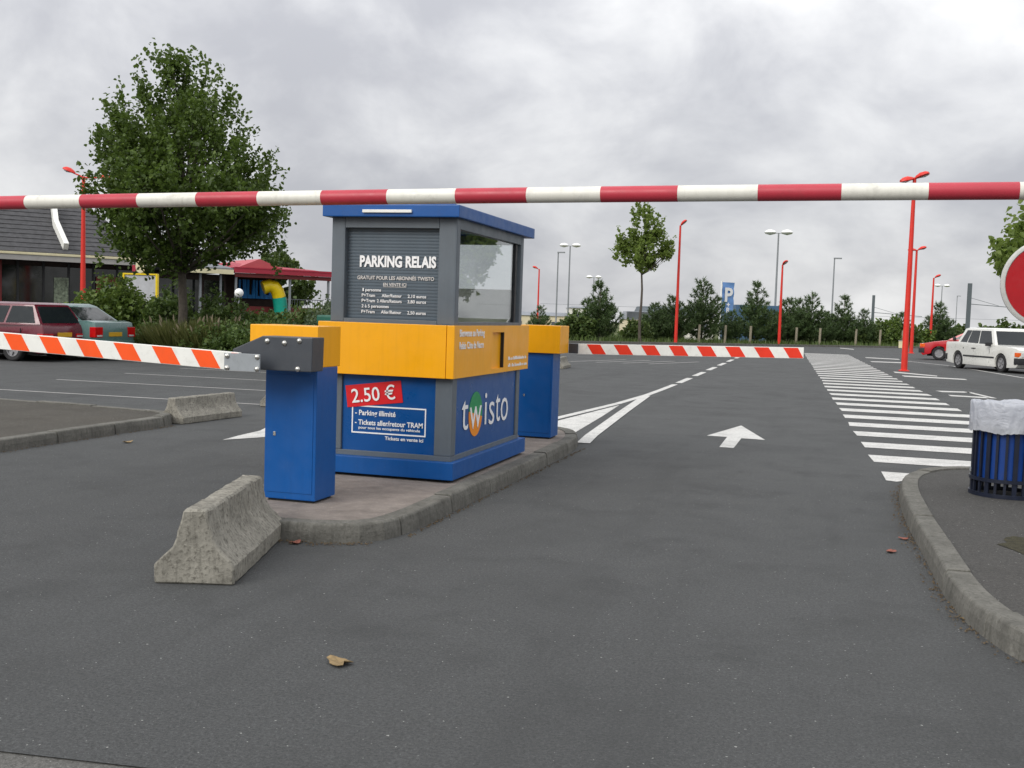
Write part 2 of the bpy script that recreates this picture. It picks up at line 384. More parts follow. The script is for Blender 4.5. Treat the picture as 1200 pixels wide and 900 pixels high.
def kerb_run(pts, parent, side, h=.14, wd=.165, stone=1.0, step=.14, batter=.022):
    """separate kerb stones along a polyline; side=+1: pavement on the left of travel"""
    P = catmull(pts, step); d = [0]
    for a, b in zip(P, P[1:]): d.append(d[-1] + math.dist(a, b))
    tot = d[-1]; n = max(1, round(tot / stone))
    def at(s):
        s = max(0, min(tot, s)); i = max(k for k in range(len(d)) if d[k] <= s + 1e-9); i = min(i, len(P) - 2)
        t = (s - d[i]) / max(1e-9, d[i + 1] - d[i]); a, b = Vector(P[i]), Vector(P[i + 1]); p = a.lerp(b, t)
        e = max(0.05, .1); return p
    def nor(s):
        t = (at(s + .05) - at(s - .05)).normalized(); return Vector((-t.y, t.x)) * side
    for k in range(n):
        s0, s1 = k * tot / n + .008, (k + 1) * tot / n - .008; m = max(1, int((s1 - s0) / .2)); mb = MB()
        j = random.uniform(-.009, .009); rings = []
        for i in range(m + 1):
            s = s0 + (s1 - s0) * i / m; p, q = at(s), nor(s); o = random.uniform(-.002, .002)
            rings.append([(*(p + q * o), -.05), (*(p + q * (.010 + o)), h * .55 + j), (*(p + q * (batter + o)), h - .012 + j), (*(p + q * (batter + .012)), h + j), (*(p + q * wd), h + j), (*(p + q * wd), -.05)])
        vs = [v for r in rings for v in r]; c = 6; fs = [tuple(range(c))[::-1], tuple(range(m * c, m * c + c))]
        for i in range(m):
            for q in range(c): fs.append((i * c + q, i * c + (q + 1) % c, (i + 1) * c + (q + 1) % c, (i + 1) * c + q))
        mb.add(vs, fs).obj('kerb_stone', 'kerb', parent, bevel=.004, seg=1, world=True)
    return P
def offset_poly(P, dist, side):
    res = []
    for i, p in enumerate(P):
        a, b = Vector(P[max(i - 1, 0)]), Vector(P[min(i + 1, len(P) - 1)]); t = (b - a).normalized()
        q = Vector(p) + Vector((-t.y, t.x)) * side * dist; res.append((q.x, q.y))
    return res
def pavement(name, pts, side, close, mat, label, h=.13):
    P = catmull(pts, .14); inner = offset_poly(P, .160, side)
    o = MB().extr(inner + close, -.05, h - .006).obj(name, mat); tag(o, label, kind='structure')
    kerb_run(pts, o, side, h + .006); return o
# island of the booth (closed loop)
pavement('island_pavement', [(-4.5, 10.2), (-4.5, 8.6), (-4.48, 7.5), (-4.2, 6.85), (-3.75, 6.62), (-3.3, 6.64), (-2.98, 6.82), (-2.86, 7.2), (-2.85, 8.2), (-2.85, 10.2), (-2.87, 12.2), (-2.96, 13.1), (-3.2, 13.75), (-3.65, 14.0), (-4.15, 13.75), (-4.42, 13.0), (-4.5, 12.0), (-4.5, 10.4)], 1, [], 'island_top', 'narrow raised island with pinkish paving under the booth')
pavement('right_pavement', [(4.5, 3.2), (2.2, 4.1), (1.42, 4.85), (1.0, 5.55), (.83, 6.05), (.73, 6.75), (.69, 8.1), (.66, 9.4), (.68, 10.7), (.80, 11.6), (1.15, 12.25), (1.75, 12.5), (3.2, 12.55), (6.5, 12.55)][::-1], 1, [(7.5, 3.2), (7.5, 12.4)], 'asphalt_walk', 'dark tarmac pavement corner with concrete kerb beside the bin')
pavement('left_pavement', [(-8.23, 2.0), (-8.23, 6), (-8.23, 9), (-8.24, 11), (-8.24, 12.1), (-8.45, 12.62), (-8.95, 12.85), (-10.5, 13.05), (-13, 13.2), (-18, 13.3)], 1, [(-18, 2.0)], 'asphalt_old', 'dirty brownish tarmac island behind the long kerb')

# painted markings ----------------------------------------------------------
def mark(name, polys, mat='line', label='white painted marking', z=.005):
    mb = MB()
    for p in polys: mb.add([(x, y, z) for x, y in p], [tuple(range(len(p)))])
    return tag(mb.obj(name, mat), label, kind='structure')
def ribbon(pts, wd):
    P = [Vector(p) for p in pts]; l_, r_ = [], []
    for i, p in enumerate(P):
        t = (P[min(i + 1, len(P) - 1)] - P[max(i - 1, 0)]).normalized(); q = Vector((-t.y, t.x)) * wd / 2; l_.append(tuple(p + q)); r_.append(tuple(p - q))
    return l_ + r_[::-1]
def strip(a, b, wd):
    a, b = Vector(a), Vector(b); t = (b - a).normalized(); q = Vector((-t.y, t.x)) * wd / 2
    return [tuple(a + q), tuple(a - q), tuple(b - q), tuple(b + q)]
cross_root = empty('pedestrian_crossing', (1.5, 30, 0), 'long white zebra crossing running away beside the entrance lane', 'crossing')
cross_root['kind'] = 'structure'; del cross_root['category']
for k in range(33):
    y0 = 11.85 + k * 1.545; j = lambda: random.uniform(-.02, .02)
    xl = lambda y: .61 - .0405 * (y - 12.0); y1 = y0 + .70
    xr0 = xl(y0) + 2.35; xr1 = xl(y1) + 2.35
    if k == 0: xr0, xr1 = .76, 1.02
    poly = [(xl(y0) + j(), y0 + j()), (xr0 + j(), y0 + .02 + j()), (xr1 + j(), y1 + .02 + j()), (xl(y1) + j(), y1 + j())]
    if k == 0: poly = [(.62, 11.85), (.72, 11.8), (1.02, 12.2), (1.5, 12.47), (1.5, 12.53), (.6, 12.55)]
    MB().add([(x, y, .005) for x, y in poly], [tuple(range(len(poly)))]).obj('stripe', 'line', cross_root, world=True)
mark('lane_arrow', [[(-1.12, 13.9), (-1.12, 15.12), (-.80, 15.1), (-1.27, 17.0), (-1.60, 15.2), (-1.32, 15.18), (-1.30, 13.9)]], label='white arrow painted on the right hand lane')
mark('turn_arrow', [[(-6.88, 11.3), (-6.95, 11.8), (-7.0, 12.4), (-7.15, 12.85), (-6.5, 13.5), (-5.6, 13.3), (-5.0, 12.9), (-5.1, 12.5), (-5.9, 12.6), (-6.35, 12.3)]], label='white arrow painted on the left hand lane')
mark('chevron_fill', [[(-3.3, 14.02), (-3.62, 14.25), (-4.16, 14.25), (-3.96, 15.9), (-3.68, 19.6), (-3.50, 17.2)]], label='solid white wedge painted behind the island tip')
dl = [(-4.45, 14.2), (-4.08, 16.3), (-3.78, 20), (-3.67, 22.7), (-3.66, 24.6)]
mark('divider_line', [ribbon(dl + [(-3.67, 26.9)], .14)] + [strip((-3.67 - .0155 * (y - 27), y), (-3.67 - .0155 * (y + 2 - 27), y + 2.6), .17) for y in (27.6, 31.5, 35.6, 39.8, 44, 48.5)], label='white line dividing the two lanes, dashed further off')
dg = [(-2.95, 13.35), (-3.05, 14.3), (-3.36, 18.4), (-3.64, 22.4)]
mark('diagonal_line', [ribbon(dg, .17)], z=.009, label='thick white line running from island tip to the divider')
bays = []
for i, y in enumerate((15.62, 18.3, 20.9, 23.5, 26.1)):
    bays.append(strip((-14.6 - i * .3, y - .06), (-10.3 if i else -8.9, y + .12), .10))
mark('bay_lines', bays, 'line_worn', 'thin white bay lines in the left car park')
mark('faint_line', [strip((-14, 14.28), (-9.5, 13.9), .09)], 'line_worn', 'faint worn line behind the dirty left island')
rm = [[(2.63, 29.7), (3.42, 30.0), (3.47, 29.5), (2.75, 29.2)], strip((3.4, 29.9), (3.75, 27.6), .14), [(2.78, 28.1), (3.6, 27.95), (3.62, 27.45), (2.8, 27.6)],
      [(2.2, 41.2), (3.5, 39.2), (3.45, 38.6), (2.2, 40.2)], [(2.3, 38.2), (4.2, 37.6), (4.2, 36.9), (2.35, 37.3)],
      [(1.7, 58.6), (3.3, 57.8), (3.3, 56.6), (1.75, 57.4)], [(1.75, 52.2), (3.1, 52.5), (3.1, 51.4), (1.8, 51.2)], strip((5.0, 50.5), (6.6, 39.2), .12), strip((3.4, 55), (5.5, 49), .12),
      [(.6, 80.5), (1.5, 78), (1.5, 76.2), (.65, 78.6)], [(-1.3, 84), (-.4, 85.2), (-.3, 83), (-1.2, 82)]]
mark('right_bay_marks', rm, 'line', 'scattered white bay marks in front of the white car')
mark('far_bay_marks', [strip((-8.9 + i * .9, 37.5 + i * .3), (-7.6 + i * .9, 41.5 + i * .3), .12) for i in range(4)], 'line_worn', 'faint bay marks beyond the far barrier')
# far verge and kerb
vg = MB().add([(*kpt(-8, .3), .10), (*kpt(110, .3), .10), (*kpt(110, 12), .06), (*kpt(-8, 12), .06), (*kpt(-8, .3), -.2), (*kpt(110, .3), -.2)], [(0, 1, 2, 3), (4, 5, 1, 0)])
verge = tag(vg.obj('verge', 'grass'), 'grass verge along the far edge of the car park', kind='structure')
for k in range(60):
    a, b = kpt(-8 + k * 1.6 + .02, 0), kpt(-8 + (k + 1) * 1.6 - .02, 0); c, d_ = kpt(-8 + (k + 1) * 1.6 - .02, .3), kpt(-8 + k * 1.6 + .02, .3)
    MB().extr([a, b, c, d_], -.05, .13).obj('kerb_stone', 'kerb', verge)
def grass_tufts(name, area, n, hgt, label, mat='medleaf'):
    vs, fs = [], []
    for _ in range(n):
        x, y, z = area(); a = random.uniform(0, 6.28); h = hgt * random.uniform(.4, 1.2); wd = .035 * random.uniform(.6, 1.4); ln = random.uniform(-.5, .5) * h
        dx, dy = math.cos(a), math.sin(a); b = len(vs)
        vs += [(x - dx * wd, y - dy * wd, z), (x + dx * wd, y + dy * wd, z), (x - dy * ln, y + dx * ln, z + h)]; fs.append((b, b + 1, b + 2))
    me = bpy.data.meshes.new(name); me.from_pydata(vs, [], fs); me.materials.append(M[mat])
    return tag(ob(name, me), label, kind='stuff')
grass_tufts('verge_grass', lambda: (*kpt(random.uniform(-6, 70), random.uniform(.35, 7)), .09), 9000, .35, 'rough grass growing on the far verge')

# ------------------------------------------------------------------ concrete blocks
def jersey_mesh(seed, length=1.36, hb=.228, ht=.068, hgt=.43):
    prof = [(-hb, 0), (-hb - .003, .11), (-hb * .78, .165), (-hb * .58, .215), (-hb * .45, .27), (-hb * .37, .34), (-ht, hgt)]
    prof = prof + [(-x, z) for x, z in prof[::-1]]
    m = 22; mb = MB(); rings = []
    for i in range(m + 1): rings.append([(x, -length / 2 + length * i / m, z) for x, z in prof])
    c = len(prof); fs = [tuple(range(c))[::-1], tuple(range(m * c, m * c + c))]
    for i in range(m):
        for q in range(c): fs.append((i * c + q, i * c + (q + 1) % c, (i + 1) * c + (q + 1) % c, (i + 1) * c + q))
    mb.add([v for r in rings for v in r], fs)
    def rough(bm):
        es = [e for e in bm.edges if len(e.link_faces) == 2 and e.calc_face_angle(0) > .8]
        bmesh.ops.bevel(bm, geom=es, offset=.012, segments=1, affect='EDGES', clamp_overlap=True)
        bmesh.ops.triangulate(bm, faces=[f for f in bm.faces if len(f.verts) > 4])
        bmesh.ops.subdivide_edges(bm, edges=bm.edges[:], cuts=1, use_grid_fill=True)
        for v in bm.verts:
            p = v.co * 9 + Vector((seed * 7.3, 0, 0)); d = mnoise.noise_vector(p) * .006 + mnoise.noise_vector(v.co * 31) * .003
            edge = abs(abs(v.co.y) - length / 2) < .03 or v.co.z > hgt - .03
            if edge: d += mnoise.noise_vector(v.co * 17 + Vector((seed, 3, 1))) * .005
            if v.co.z < .004: d.z = 0
            v.co += d
    return mb.mesh('concrete_block', M['jersey'], fn=rough, smooth='auto')
for i, (x, y, rz, lab) in enumerate([(-3.62, 6.0, R(16.5), 'weathered concrete block closest to the viewer, in front of the blue post'),
                                     (-8.36, 13.2, R(-4), 'weathered concrete block at the end of the long left kerb'),
                                     (-8.5, 16.1, R(-3), 'concrete block mostly hidden behind the near blue post'),
                                     (-8.0, 32.6, R(4), 'small far concrete block just right of the far blue post')]):
    o = ob('concrete_block', jersey_mesh(i + 1), None, (x, y, .0), (0, 0, rz)); tag(o, lab, 'barrier block', 'concrete blocks'); o.scale = (.85, 1, .8) if i else (1, 1, 1)

# ------------------------------------------------------------------ the ticket booth
B = empty('ticket_booth', (-3.72, 9.9, .125), 'grey blue and yellow ticket booth with PARKING RELAIS on its shutter', 'booth')
X0, X1, Y0, Y1 = -4.31, -3.13, 8.84, 10.95
MB().box(X0 + .03, X1 - .03, Y0 + .02, Y1 - .02, .12, .155).obj('foot', 'dark', B, world=True)
MB().box(-4.36, -3.08, 8.76, 11.06, .15, .30).obj('plinth', 'blue', B, bevel=.006, world=True)
MB().box(X0, X1, Y0, Y1, .30, .345).obj('bottom_rail', 'grey', B, bevel=.004, world=True)
for (x, y, w_, d_) in ((X0, Y0, .13, .12), (X1 - .16, Y0, .16, .12), (X0, Y1 - .12, .12, .12), (X1 - .12, Y1 - .12, .12, .12)):
    MB().box(x, x + w_, y, y + d_, .345, 1.04).obj('lower_post', 'grey', B, bevel=.012, world=True)
MB().box(X0 + .13, X1 - .16, Y0 + .025, Y0 + .06, .345, 1.04).obj('front_panel', 'blue_panel', B, world=True)
side = MB().box(X1 - .05, X1 - .014, Y0 + .12, Y1 - .12, .345, 1.04).obj('side_panel', 'blue_panel', B, world=True)
MB().box(X0 + .014, X0 + .05, Y0 + .12, Y1 - .12, .345, 1.04).obj('side_panel', 'blue_panel', B, world=True)
MB().box(X0 + .12, X1 - .12, Y1 - .05, Y1 - .02, .345, 1.04).obj('rear_panel', 'blue_panel', B, world=True)
# yellow band : front, left and rear boards plus a side board with a hatch opening
YX0, YX1, YY0, YY1, YZ0, YZ1 = -4.39, -3.10, 8.765, 11.15, 1.03, 1.49
MB().box(YX0, YX1 - .075, YY0, YY0 + .05, YZ0, YZ1).obj('yellow_board', 'yellow', B, bevel=.005, world=True)
MB().box(YX1 - .071, YX1, YY0 + .001, YY0 + .051, YZ0, YZ1).obj('corner_strip', 'yellow', B, bevel=.006, world=True)
HY0, HY1, HZ0, HZ1 = 9.86, 10.25, 1.075, 1.425
sb = MB(); ya, yb = YY0 + .053, YY1
sb.box(YX1 - .05, YX1 - .002, ya, HY0, YZ0, YZ1).obj('yellow_board', 'yellow', B, bevel=.003, world=True)
MB().box(YX1 - .05, YX1 - .002, HY1, yb, YZ0, YZ1).obj('yellow_board', 'yellow', B, bevel=.003, world=True)
MB().box(YX1 - .05, YX1 - .002, HY0, HY1, YZ0, HZ0).obj('yellow_board', 'yellow', B, world=True)
MB().box(YX1 - .05, YX1 - .002, HY0, HY1, HZ1, YZ1).obj('yellow_board', 'yellow', B, world=True)
MB().box(YX1 - .06, YX1 - .035, HY0 - .005, HY1 + .005, HZ0 - .005, HZ1 + .005).obj('hatch', 'yellow', B, world=True)
MB().box(YX1 - .034, YX1 - .0035, HY1 - .018, HY1 - .001, HZ0 + .002, HZ1 - .002).obj('hatch_gap', 'dark', B, world=True)
MB().box(YX0, YX0 + .048, ya, yb, YZ0, YZ1).obj('yellow_board', 'yellow', B, bevel=.003, world=True)
MB().box(YX0 + .05, YX1 - .052, yb - .05, yb - .002, YZ0, YZ1).obj('yellow_board', 'yellow', B, bevel=.003, world=True)
MB().box(YX0 + .05, YX1 - .052, ya, yb - .052, 1.462, 1.482).obj('counter', 'grey', B, world=True)
MB().box(YX0 + .05, YX1 - .052, ya, yb - .052, 1.045, 1.06).obj('soffit', 'dark', B, world=True)
# upper frame
for (x, y, w_, d_) in ((X0, Y0, .13, .10), (X1 - .165, Y0, .165, .10), (X0, Y1 - .10, .10, .10), (X1 - .10, Y1 - .10, .10, .10)):
    MB().box(x, x + w_, y, y + d_, 1.482, 2.42).obj('corner_post', 'grey', B, bevel=.018, world=True)
MB().box(X0 + .13, X1 - .165, Y0 + .002, Y0 + .08, 2.325, 2.42).obj('head_rail', 'grey', B, bevel=.004, world=True)
MB().box(X0 + .13, X1 - .165, Y0 + .002, Y0 + .08, 1.482, 1.525).obj('sill', 'grey', B, bevel=.004, world=True)
for xs in (X1 - .08, X0 + .002):
    MB().box(xs, xs + .078, Y0 + .10, Y1 - .10, 2.325, 2.42).obj('head_rail', 'grey', B, bevel=.004, world=True)
    MB().box(xs, xs + .078, Y0 + .10, Y1 - .10, 1.482, 1.52).obj('sill', 'grey', B, bevel=.004, world=True)
MB().box(X0 + .1, X1 - .1, Y1 - .05, Y1 - .03, 1.482, 1.86).obj('rear_wall', 'inner', B, world=True)
MB().box(X0 + .1, X1 - .1, Y1 - .045, Y1 - .037, 1.862, 2.325).obj('rear_window', 'glass', B, world=True)
MB().box(X0 + .1, X1 - .1, Y1 - .07, Y1 - .012, 2.325, 2.42).obj('head_rail', 'grey', B, world=True)
shut = MB().box(X0 + .12, X1 - .155, Y0 + .075, Y0 + .085, 1.50, 2.35).obj('shutter', 'slat', B, world=True)
slm = MB()
slm.prism([(0, 0, 0), (0, -.006, .001), (0, -.0085, .012), (0, -.0085, .025), (0, -.005, .0285), (0, 0, .0285)], [(.90, 0, 0), (.90, -.006, .001), (.90, -.0085, .012), (.90, -.0085, .025), (.90, -.005, .0285), (.90, 0, .0285)])
slat_me = slm.mesh('slat', M['slat'])
for k in range(28):
    o = ob('slat', slat_me, shut, world=True); o.matrix_parent_inverse = Matrix.Translation(-B.location); o.location = (X0 + .125, Y0 + .0745, 1.526 + k * .0286)
    o.parent = shut; o.matrix_parent_inverse = Matrix.Identity(4); o.matrix_parent_inverse = (Matrix.Translation(B.location) @ shut.matrix_parent_inverse).inverted()
MB().box(X1 - .045, X1 - .037, Y0 + .10, Y1 - .10, 1.52, 2.325).obj('side_window', 'glass', B, world=True)
MB().box(X0 + .037, X0 + .045, Y0 + .10, Y1 - .10, 1.52, 2.325).obj('side_window', 'glass', B, world=True)
MB().box(X1 - .06, X1 - .02, Y1 - .23, Y1 - .17, 1.52, 2.325).obj('window_mullion', 'black_trim', B, bevel=.003, world=True)
MB().box(X0 + .08, X0 + .4, Y1 - .6, Y1 - .3, 1.482, 1.80).obj('cash_machine', 'charcoal', B, bevel=.02, world=True)
# roof
roof = MB().box(-4.365, -3.085, 8.755, 11.19, 2.415, 2.52).obj('roof', 'blue_roof', B, bevel=.008, world=True)
MB().box(-4.30, -3.15, 8.82, 11.0, 2.52, 2.535).obj('roof_sheet', 'blue_roof', roof, bevel=.004); roof.children[-1].matrix_parent_inverse = Matrix.Translation(-B.location).inverted() @ Matrix.Translation(-B.location)
MB().box(-3.975, -3.515, 8.735, 8.757, 2.448, 2.474).obj('roof_light', 'white', B, bevel=.004, world=True)
# front lettering
FX = (1, 0, 0); fy = Y0 + .062
def sx(px): return -4.06 + (px - 418) * (.725 / 89.5)
def sz(py): return 2.085 - (py - 298.5) / 137.0
def st(txt, x0, x1, yb, hpx, mat='white_print', bold=.012): put_text(txt, sx(x1) - sx(x0), hpx / 137., mat, B, (sx(x0), fy - .003, sz(yb)), FX, bold=bold)
st('PARKING RELAIS', 418, 507.5, 311.8, 13.3, bold=.04)
st('GRATUIT POUR LES ABONNÉS TWISTO', 415.5, 505.5, 327.6, 4.6, 'grey_print', .015)
st('EN VENTE ICI', 446.5, 473.5, 335.2, 4.0, 'grey_print', .015)
MB().box(sx(446.5), sx(473.5), fy - .004, fy - .002, sz(336.4), sz(335.9)).obj('underline', 'grey_print', B, world=True)
st('1', 422, 423.4, 342.0, 4.0); st('personne', 425.3, 444, 342.0, 4.0)
for yb, mid_, x_, pr in ((348.7, 'Aller/Retour', 445, '2,10 euros'), (355.2, '2 Allers/Retours', 439.5, '3,80 euros'), (368.6, 'Aller/Retour', 444.5, '2,50 euros')):
    st('P+Tram', 421.2, 437, yb, 4.0); st(mid_, x_, 468.5, yb, 4.0); st(pr, 475.5, 497, yb, 4.0)
st('2 à 5 personnes', 421.3, 453.5, 361.8, 4.0)
# price panel
py_ = Y0 + .0225
def bx(px): return -4.172 + (px - 401) * (.884 / 109)
def bz(py, px=455): return 1.00 - (py - 443.5 - (px - 455) * .052) / 136.
tagc = Vector((bx(437.5), py_ - .004, bz(462, 437)))
tg = MB().add([(-.268, 0, -.098), (.268, 0, -.098), (.268, 0, .098), (-.268, 0, .098), (-.268, .004, -.098), (.268, .004, -.098), (.268, .004, .098), (-.268, .004, .098)], [(0, 1, 2, 3), (4, 7, 6, 5), (0, 4, 5, 1), (1, 5, 6, 2), (2, 6, 7, 3), (3, 7, 4, 0)]).obj('price_sticker', 'red_print', B)
tg.matrix_parent_inverse = Matrix.Translation(-B.location); tg.matrix_basis = Matrix.Translation(tagc) @ Matrix.Rotation(R(-7.5), 4, 'Y')
put_text('2.50 €', .42, .128, 'white_print', B, tagc + Vector((-.205, -.007, -.088)), FX, bold=.008, roll=R(7.5))
rx0, rx1, rz0, rz1 = bx(411.5), bx(499), bz(511.5, 455), bz(477.5, 455)
for a in ((rx0, rx1, rz1 - .012, rz1), (rx0, rx1, rz0, rz0 + .012), (rx0, rx0 + .011, rz0 + .012, rz1 - .012), (rx1 - .011, rx1, rz0 + .012, rz1 - .012)):
    MB().box(a[0], a[1], py_ - .001, py_ + .004, a[2], a[3]).obj('frame_line', 'white_print', B, world=True)
def pt_(txt, x0, x1, yb, hpx, bold=.015): put_text(txt, bx(x1) - bx(x0), hpx / 136., 'white_print', B, (bx(x0), py_ - .001, bz(yb, 455)), FX, bold=bold)
pt_('- Parking illimité', 415.5, 463.5, 489.3, 6.4, .018); pt_('- Tickets aller/retour TRAM', 415.5, 495.5, 501.0, 6.4, .018)
pt_('pour tous les occupants du véhicule', 420, 492.5, 506.0, 3.3); pt_('Tickets en vente ici', 451.5, 496.5, 517.8, 4.4)
# side lettering, reads along +Y
SX = (0, 1, 0)
put_text('Bienvenue au Parking', .70, .066, 'white_print', B, (YX1 + .001, 8.90, 1.395), SX, bold=.014)
put_text('Relais Côte de Nacre', .68, .066, 'white_print', B, (YX1 + .001, 8.90, 1.285), SX, bold=.014)
sm = MB(); random.seed(3)
for zb in (1.145, 1.075):
    y = 10.40
    while y < 11.08:
        l_ = random.uniform(.012, .03); sm.box(YX1 - .001, YX1 + .002, y, y + l_, zb, zb + random.choice((.022, .022, .034))); y += l_ + random.choice((.008, .008, .03))
sm.obj('small_print', 'white_print', B, world=True)
# logo
lx = X1 - .012
def ellipse(cy, cz, ry, rz, x, a0=0, a1=360, n=40):
    return [(x, cy + ry * math.cos(R(a0 + (a1 - a0) * k / n)), cz + rz * math.sin(R(a0 + (a1 - a0) * k / n))) for k in range(n + 1)]
oc, oz = 9.53, .668
og = ellipse(oc, oz, .198, .208, lx, -10, 170); oo = ellipse(oc, oz, .198, .208, lx, 170, 350)
MB().prism(og, [(x + .002, y, z) for x, y, z in og]).obj('logo_green', 'green_print', B, world=True)
MB().prism(oo, [(x + .002, y, z) for x, y, z in oo]).obj('logo_orange', 'orange_print', B, world=True)
for ch, y_, wd, hh, zb in (('t', 9.125, .185, .37, .545), ('w', 9.355, .34, .335, .535), ('i', 9.80, .055, .345, .545), ('s', 9.935, .17, .355, .53), ('t', 10.145, .15, .37, .54), ('o', 10.325, .24, .375, .53)):
    put_text(ch, wd, hh, 'white_print', B, (lx + .004, y_, zb), SX, name='logo_letter', bold=-.006 if ch != 'i' else 0)

# ------------------------------------------------------------------ barrier posts and arms
def barrier_post(loc, label, mirror):
    P_ = empty('parking_barrier', loc, label, 'barrier', 'parking barriers')
    MB().box(-.19, .19, -.15, .15, -.005, .02).obj('base', 'dark', P_)
    MB().box(-.215, .215, -.175, .175, .018, 1.03).obj('cabinet', 'blue', P_, bevel=.008)
    MB().box(-.19, .19, -.1795, -.1735, .07, .97).obj('cabinet_door', 'blue', P_, bevel=.002)
    MB().box(-.14, -.12, -.184, -.178, .50, .53).obj('lock', 'steel', P_, bevel=.002)
    if not mirror:
        MB().box(-.355, .215, -.175, .215, 1.03, 1.34).obj('head', 'yellow', P_, bevel=.006)
    else:
        MB().box(-.23, .30, -.21, .23, 1.03, 1.36).obj('head', 'yellow', P_, bevel=.006)
    return P_
p1 = barrier_post((-3.895, 7.525, .125), 'near blue barrier post with yellow head and orange striped arm reaching left', 0)
p2 = barrier_post((-3.385, 12.69, .125), 'far blue barrier post behind the booth with red striped arm across the lane', 1)
# arm bracket on the near post (local coordinates of the post), bracket face towards the viewer
bp = [(-.33, 1.16), (-.16, 1.235), (.34, 1.245), (.34, 1.02), (.05, 1.005), (-.09, 1.01), (-.09, 1.02), (-.33, 1.02)]
bp = [(-.345, 1.155), (-.10, 1.262), (.305, 1.262), (.30, 1.012), (-.115, 1.012), (-.345, 1.045)]
BR = MB().prism([(x, -.44, z) for x, z in bp], [(x, -.25, z) for x, z in bp]).obj('arm_bracket', 'charcoal', p1, bevel=.008)
MB().box(-.04, .14, -.25, -.17, 1.06, 1.22).obj('axle_housing', 'charcoal', p1, bevel=.01)
for x, z in ((-.06, 1.225), (.08, 1.215), (.20, 1.235), (.19, 1.03)):
    MB().lathe([(.02, .0), (.02, -.006), (.012, -.016), (.004, -.019)], 10, 'y', (x, -.439, z)).obj('bolt', 'steel', BR)
def arm(root, x0, x1, z0, z1, hgt, yf, th, pitch, phase, stripe, off):
    """striped board from x0 to x1 (local), rising linearly from z0 to z1"""
    def zc(x): return z0 + (z1 - z0) * (x - x0) / (x1 - x0)
    lo, hi = min(x0, x1), max(x0, x1)
    bd = MB().prism([(lo, yf, zc(lo) - hgt / 2), (hi, yf, zc(hi) - hgt / 2), (hi, yf, zc(hi) + hgt / 2), (lo, yf, zc(lo) + hgt / 2)],
               [(lo, yf + th, zc(lo) - hgt / 2), (hi, yf + th, zc(hi) - hgt / 2), (hi, yf + th, zc(hi) + hgt / 2), (lo, yf + th, zc(lo) + hgt / 2)]).obj('arm', 'white', root, bevel=.004, loc=off)
    sl = hgt * .60; x = lo + phase
    while x < hi:
        q = [(x - sl / 2 + (0), 1), (x - sl / 2 + pitch / 2, 1), (x + sl / 2 + pitch / 2, -1), (x + sl / 2, -1)]
        q = [(min(hi - .002, max(lo + .002, a)), s) for a, s in q]
        if q[1][0] - q[0][0] > .01 or q[2][0] - q[3][0] > .01:
            e = hgt / 2 - .0045
            MB().prism([(a, yf - .0025, zc(a) + s * e) for a, s in q], [(a, yf + .001, zc(a) + s * e) for a, s in q]).obj('stripe', stripe, bd)
        x += pitch
    return bd
arm_a = arm(p1, -4.1, -.225, .14, .005, .132, -.065, .045, .335, .17, 'orange_stripe', Vector((-3.9, 7.04, 1.19)) - p1.location)
jp = MB().box(-.335, -.045, -.078, -.064, -.062, .066).obj('joint_plate', 'plate', arm_a, bevel=.003)
for x in (-.31, -.245 + .18):
    for z in (-.042, .045):
        MB().lathe([(.02, .0), (.02, -.006), (.012, -.016), (.004, -.019)], 10, 'y', (x, -.078, z)).obj('bolt', 'steel', arm_a)
arm_b = arm(p2, .0, 2.70, -.005, .055, .128, 0, .04, .335, .16, 'red_stripe', Vector((-3.0, 13.02, 1.21)) - p2.location)
MB().box(-.10, .015, -.02, .07, -.06, .06).obj('arm_bracket', 'charcoal', arm_b, bevel=.006)

# ------------------------------------------------------------------ height limit bar across the whole entrance
HB = empty('height_bar', (1.5, 7.35, .13), 'long red and white height limit bar spanning the entrance', 'height bar')
xs_ = [-8.6 + .0 , -7.92, -7.39, -6.86] + [-6.33 + .5288 * k for k in range(15)] + [1.5]
xs_ = sorted(set(round(x, 3) for x in xs_))
def zb(x): return 2.377 + (x + 6.8) * .0118 - .0018 * ((x + 2.8) ** 2 - 16) * -.35 * .0 + .012 * (1 - ((x + 2.8) / 4.2) ** 2)
k0 = xs_.index(-6.33)
for i in range(len(xs_) - 1):
    a, b = xs_[i], xs_[i + 1]; red = (i - k0) % 2 == 1
    path = [(a + (b - a) * t, 7.40, zb(a + (b - a) * t)) for t in (0, .33, .67, 1)]
    MB().tube(path, .0555 if red else .055, 20, cap=(i in (0, len(xs_) - 2))).obj('bar_band', 'bar_red' if red else 'bar_white', HB, smooth='auto', world=True)
MB().tube([(1.55, 7.40, .12), (1.55, 7.40, 2.75)], .06, 14).obj('post', 'bar_white', HB, smooth='auto', world=True)
MB().tube([(-8.62, 7.40, .12), (-8.62, 7.40, 2.6)], .06, 14).obj('post', 'bar_white', HB, smooth='auto', world=True)

# ------------------------------------------------------------------ round red sign at the right edge
S = empty('round_sign', (1.53, 8.86, .125), 'round red sign with pale rim cut off by the right edge', 'sign')
MB().tube([(0, .05, 0), (0, .05, 2.25)], .03, 12).obj('post', 'lamp_grey', S, smooth='auto')
MB().lathe([(.335, .012), (.335, -.016), (.325, -.022), (.305, -.022), (.303, -.012), (.0, -.012)], 48, 'y', (0, 0, 1.835)).obj('rim', 'sign_rim', S, smooth='auto')
MB().lathe([(.300, -.0125), (.300, -.016), (.0, -.016)], 48, 'y', (0, 0, 1.835)).obj('disc', 'sign_red', S, smooth='auto')

